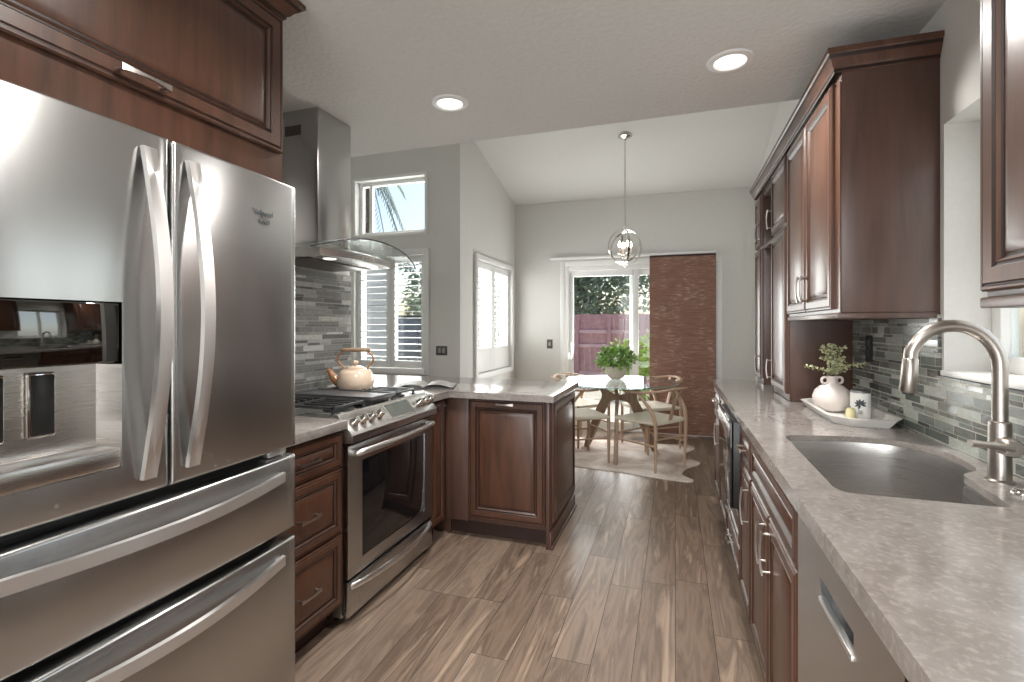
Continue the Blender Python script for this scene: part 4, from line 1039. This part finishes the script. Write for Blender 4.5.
mb = MB(); mb.tube(RP, [.0155] * len(RP), 12, flat=(1.25, .75)); L(mb, 'back_rail', 'light_wood')
mb = MB()
mb.tube(catmull([(0, -.212, .445), (0, -.235, .53), (0, -.262, .62)], 4), [.028] * 9, 10, flat=(1, .22))
for s_ in (-1, 1): mb.tube(catmull([(s_ * .006, -.255, .60), (s_ * .03, -.275, .67), (s_ * .085, -.302, .740)], 4), [.020] * 9, 10, flat=(1, .26))
L(mb, 'back_splat', 'light_wood')
mb = MB()
for s_ in (-1, 1): mb.tube([(s_ * .218, -.217, .235), (s_ * .232, .222, .235)], [.009, .009], 8)
mb.tube([(-.232, .225, .29), (.232, .225, .29)], .009, 8); mb.tube([(-.217, -.217, .29), (.217, -.217, .29)], .009, 8)
L(mb, 'stretchers', 'light_wood')
def facing(dx, dy): return math.atan2(dy, dx) - PI / 2
CH = [((-.215, 4.865), (-.81, .585), 'light oak wishbone chair with cream seat at the near right of the table'),
      ((-.925, 4.86), (.83, .56), 'light oak wishbone chair at the near left of the table, partly behind the peninsula'),
      ((-1.03, 5.56), (.80, -.60), 'light oak wishbone chair at the far left of the table, behind the glass'),
      ((-.25, 5.62), (-.80, -.60), 'light oak wishbone chair at the far right, before the woven blind')]
for i, (p, f_, lb) in enumerate(CH):
    if i == 0: o = ch; o['label'] = lb; o.location = (p[0], p[1], .007); o.rotation_euler = (0, 0, facing(*f_))
    else: dup(ch, (p[0], p[1], .007), facing(*f_), lb)
# cowhide rug
mb = MB(); HP = catmull([(-1.0, 4.62, 0), (-.80, 4.55, 0), (-.45, 4.50, 0), (-.12, 4.43, 0), (.10, 4.40, 0), (.15, 4.47, 0), (.06, 4.60, 0), (.10, 4.80, 0), (.22, 5.0, 0), (.20, 5.12, 0), (.10, 5.16, 0), (.10, 5.4, 0), (.20, 5.62, 0), (.12, 5.78, 0),
  (-.10, 5.72, 0), (-.5, 5.74, 0), (-.95, 5.72, 0), (-1.2, 5.85, 0), (-1.32, 5.78, 0), (-1.22, 5.5, 0), (-1.25, 5.1, 0), (-1.22, 4.9, 0), (-1.38, 4.72, 0), (-1.30, 4.60, 0), (-1.15, 4.62, 0)], 5, True)
mb.prism([(p.x, p.y) for p in HP], 'z', .0005, .0065); tag(mb.build('cowhide_rug', 'hide'), 'pale cowhide rug on the floor under the dining table', 'rug')
# pendant
pd = Vector((-.483, 5.1, 2.13)); cz = vz(5.1)
pl = thing('pendant_light', 'silver orb pendant light with candle bulbs hanging over the dining table', 'pendant light', (pd.x, pd.y, cz))
mb = MB(); mb.lathe([(0, 0), (.068, 0), (.068, -.012), (.045, -.022), (.018, -.030), (.012, -.045), (0, -.045)], (pd.x, pd.y, cz + .004), 30); mb.build('canopy', 'chrome', pl, 40)
mb = MB(); mb.tube([(pd.x, pd.y, cz - .04), (pd.x, pd.y, pd.z + .215)], .0065, 10); mb.lathe([(0, .21), (.014, .207), (.014, .195), (.008, .19), (0, .175)], pd, 16); mb.build('rod', 'chrome', pl, 50)
def ring(r, ax, name):
    mb = MB(); R = Matrix.Rotation(ax[0], 3, 'Z') @ Matrix.Rotation(ax[1], 3, 'X'); P_ = 48; prev = None; first = None
    for i in range(P_):
        a = 2 * PI * i / P_
        q = [Vector((rr * math.cos(a), ww, rr * math.sin(a))) for rr, ww in ((r, .011), (r, -.011), (r - .004, -.011), (r - .004, .011))]
        rg = [mb.bm.verts.new(pd + R @ x) for x in q]
        if prev:
            for k in range(4): mb._f([prev[k], prev[(k + 1) % 4], rg[(k + 1) % 4], rg[k]])
        else: first = rg
        prev = rg
    for k in range(4): mb._f([prev[k], prev[(k + 1) % 4], first[(k + 1) % 4], first[k]])
    mb.build(name, 'chrome', pl, 40)
ring(.182, (.55, 0), 'orb_ring'); ring(.172, (1.9, 0), 'orb_ring'); ring(.162, (2.75, .2), 'orb_ring')
mb = MB(); mb.tube([(pd.x, pd.y, pd.z + .19), (pd.x, pd.y, pd.z - .19)], .005, 8); mb.lathe([(0, -.205), (.010, -.198), (.010, -.188), (0, -.18)], pd, 12)
for k in range(4):
    a = k * PI / 2 + .5; c = pd + Vector((.06 * math.cos(a), .06 * math.sin(a), -.07)); mb.tube(catmull([pd + Vector((0, 0, -.11)), (pd + c) / 2 + Vector((0, 0, -.075)), c], 4), .004, 6); mb.lathe([(0, -.004), (.018, -.002), (.020, .004), (0, .004)], c, 14)
mb.build('candle_arms', 'chrome', pl, 50)
for k in range(4):
    a = k * PI / 2 + .5; c = pd + Vector((.06 * math.cos(a), .06 * math.sin(a), -.066))
    mb = MB(); mb.lathe([(0, 0), (.010, 0), (.010, .06), (0, .06)], c, 14); sl_ = mb.build('candle_sleeve', 'ceramic', pl)
    mb = MB(); mb.lathe([(0, .06), (.008, .062), (.014, .08), (.012, .10), (.004, .122), (0, .124)], c, 14); mb.build('bulb', 'bulb', pl, 60)

# ============================================================ OUTSIDE
GZ = -.14
mb = MB(); mb.box(-14, 14, BW + .16, 24, GZ - .1, GZ); mb.box(-14, -4.02, -6, BW + .15, GZ - .1, GZ); mb.box(-4.019, DW_X - .16, NOOK_Y + .16, BW + .15, GZ - .1, GZ); mb.box(1.25, 8, -6, BW + .15, GZ - .1, GZ); struct(mb.build('ground', 'concrete'))
mb = MB(); mb.box(SD[0] - .3, SD[1] + .3, BW + .16, BW + .9, GZ, -.02, .01); struct(mb.build('trim_step', 'concrete'))
mb = MB(); mb.box(1.09, 1.75, -3.5, BW, 2.5, 2.6); struct(mb.build('added_sun_block', 'white'))  # unseen overhang added to keep sun out of the sink window
FYP = 12.15
fe = thing('garden_fence', 'mauve stained wooden garden fence seen through the sliding door', 'fence', (-2, FYP, GZ))
for k in range(12):
    x = -7.848 + .79 * k; mb = MB(); mb.box(x - .05, x + .05, FYP - .09, FYP, GZ, 1.60, .006); mb.build('post', 'fence', fe)
mb = MB()
for k in range(74): mb.box(-9.1 + k * .145, -9.1 + k * .145 + .139, FYP + .001, FYP + .02, GZ + .02, 1.62 + (.012 if k % 3 == 0 else 0), 0)
mb.build('fence_boards', 'fence', fe)
for z in (.12, .80, 1.15): mb = MB(); mb.box(-9.1, 1.6, FYP - .04, FYP - .001, z, z + .09, .005); mb.build('rail', 'fence_rail', fe)
def foliage(par, name, c, rad, n_, L_, mat, seed):
    rnd = random.Random(seed); mb = MB()
    blobs = [Vector((rnd.uniform(-.6, .6) * rad[0], rnd.uniform(-.6, .6) * rad[1], rnd.uniform(-.6, .6) * rad[2])) for _ in range(14)]
    for i in range(n_):
        b0 = blobs[i % 14]; u = Vector((rnd.gauss(0, 1), rnd.gauss(0, 1), rnd.gauss(0, 1))).normalized(); r = rnd.uniform(.3, 1) ** .5 * .55
        p = Vector(c) + b0 + Vector((u.x * rad[0] * r, u.y * rad[1] * r, u.z * rad[2] * r)); d = u + Vector((rnd.uniform(-.8, .8), rnd.uniform(-.8, .8), rnd.uniform(-.6, .6)))
        l = L_ * rnd.uniform(.7, 1.3); mb.leaf(p, d, l, l * .55, rnd.uniform(-2, 2))
    return mb.build(name, mat, par)
def tree(label, x, y, h, rad, n_, L_, mat, seed, name='tree'):
    t = thing(name, label, 'tree' if name == 'tree' else 'shrub', (x, y, GZ), 0)
    mb = MB(); mb.tube(catmull([(x, y, GZ), (x + .05, y, h * .4), (x - .03, y, h * .8)], 4), [.10 - .006 * i for i in range(9)] if name == 'tree' else .02, 8); mb.build('trunk', 'bark', t)
    foliage(t, 'foliage', (x, y, h), rad, n_, L_, mat, seed); return t
tree('dark green leafy tree beyond the fence, filling the left door pane', -3.3, 15.0, 2.9, (1.9, 1.0, 1.9), 7500, .17, 'leaf_dark', 5)
tree('dark green tree beyond the fence behind the middle door stile', -.1, 18.6, 3.3, (2.2, 1.0, 2.1), 6500, .17, 'leaf_dark', 6)
tree('broad tree beyond the fence at the far left of the garden', -7.4, 15.3, 2.7, (1.6, 1.0, 1.4), 4500, .17, 'leaf_dark', 8)
tree('bright lime green bush in front of the fence, right of the door stile', -.60, 10.2, .50, (.75, .5, .75), 2200, .10, 'leaf_lime', 9, 'garden_bush')
# palm beyond the high window
pm = thing('palm_tree', 'palm crown seen through the high window', 'tree', (-6.42, 9.2, GZ))
mb = MB(); mb.tube(catmull([(-6.42, 9.2, GZ), (-6.4, 9.2, 2), (-6.42, 9.2, 4.75)], 4), .09, 10); mb.build('trunk', 'bark', pm)
mb = MB(); rnd = random.Random(4)
for k in range(22):
    a = k * 2.4; el = .9 - (k / 22) * 1.5; P_ = []
    for j in range(12):
        t = j / 11; r = 1.35 * t; P_.append(Vector((-6.42 + .6 * r * math.cos(a), 9.2 + .6 * r * math.sin(a), 4.75 + r * el - 1.0 * t * t)))
    mb.tube(P_, .012, 4)
    for j in range(2, 12):
        for q in (-1, 1):
            d = (P_[j] - P_[j - 1]).normalized(); s_ = d.cross(Vector((0, 0, 1))).normalized() * q; 
            for h in (0, .5): mb.leaf(P_[j - 1].lerp(P_[j], h), d * .7 + s_ + Vector((0, 0, -.5)), .26, .022, 0)
mb.build('fronds', 'leaf_dark', pm)
# neighbouring house beyond the nook window
nh = thing('neighbor_house', 'pale stucco neighbor house outside the nook window', 'building', (-5.6, 8.6, GZ))
mb = MB(); mb.box(-8.5, -5.35, 8.4, 8.7, GZ, 2.6); mb.build('wall', 'stucco', nh)
gr_ = thing('patio_cabinet', 'dark grey patio storage cabinet outside the nook window', 'cabinet', (-3.85, 7.1, GZ))
mb = MB(); mb.box(-4.25, -3.45, 6.9, 7.4, GZ, 1.50, .02); mb.build('cabinet_body', 'book', gr_)
for x in (-4.24, -3.845): mb = MB(); mb.box(x, x + .385, 6.87, 6.899, .0, 1.45, .01); mb.build('door', 'griddle', gr_)
tree('olive green shrub beside the patio cabinet outside the nook window', -5.2, 10.2, 1.7, (.9, .4, .35), 900, .10, 'leaf_dark', 13, 'garden_shrub')
tree('green shrub outside the dining area window', -3.2, 8.6, 1.2, (.55, .5, .8), 1300, .10, 'leaf_dark', 15, 'garden_shrub')
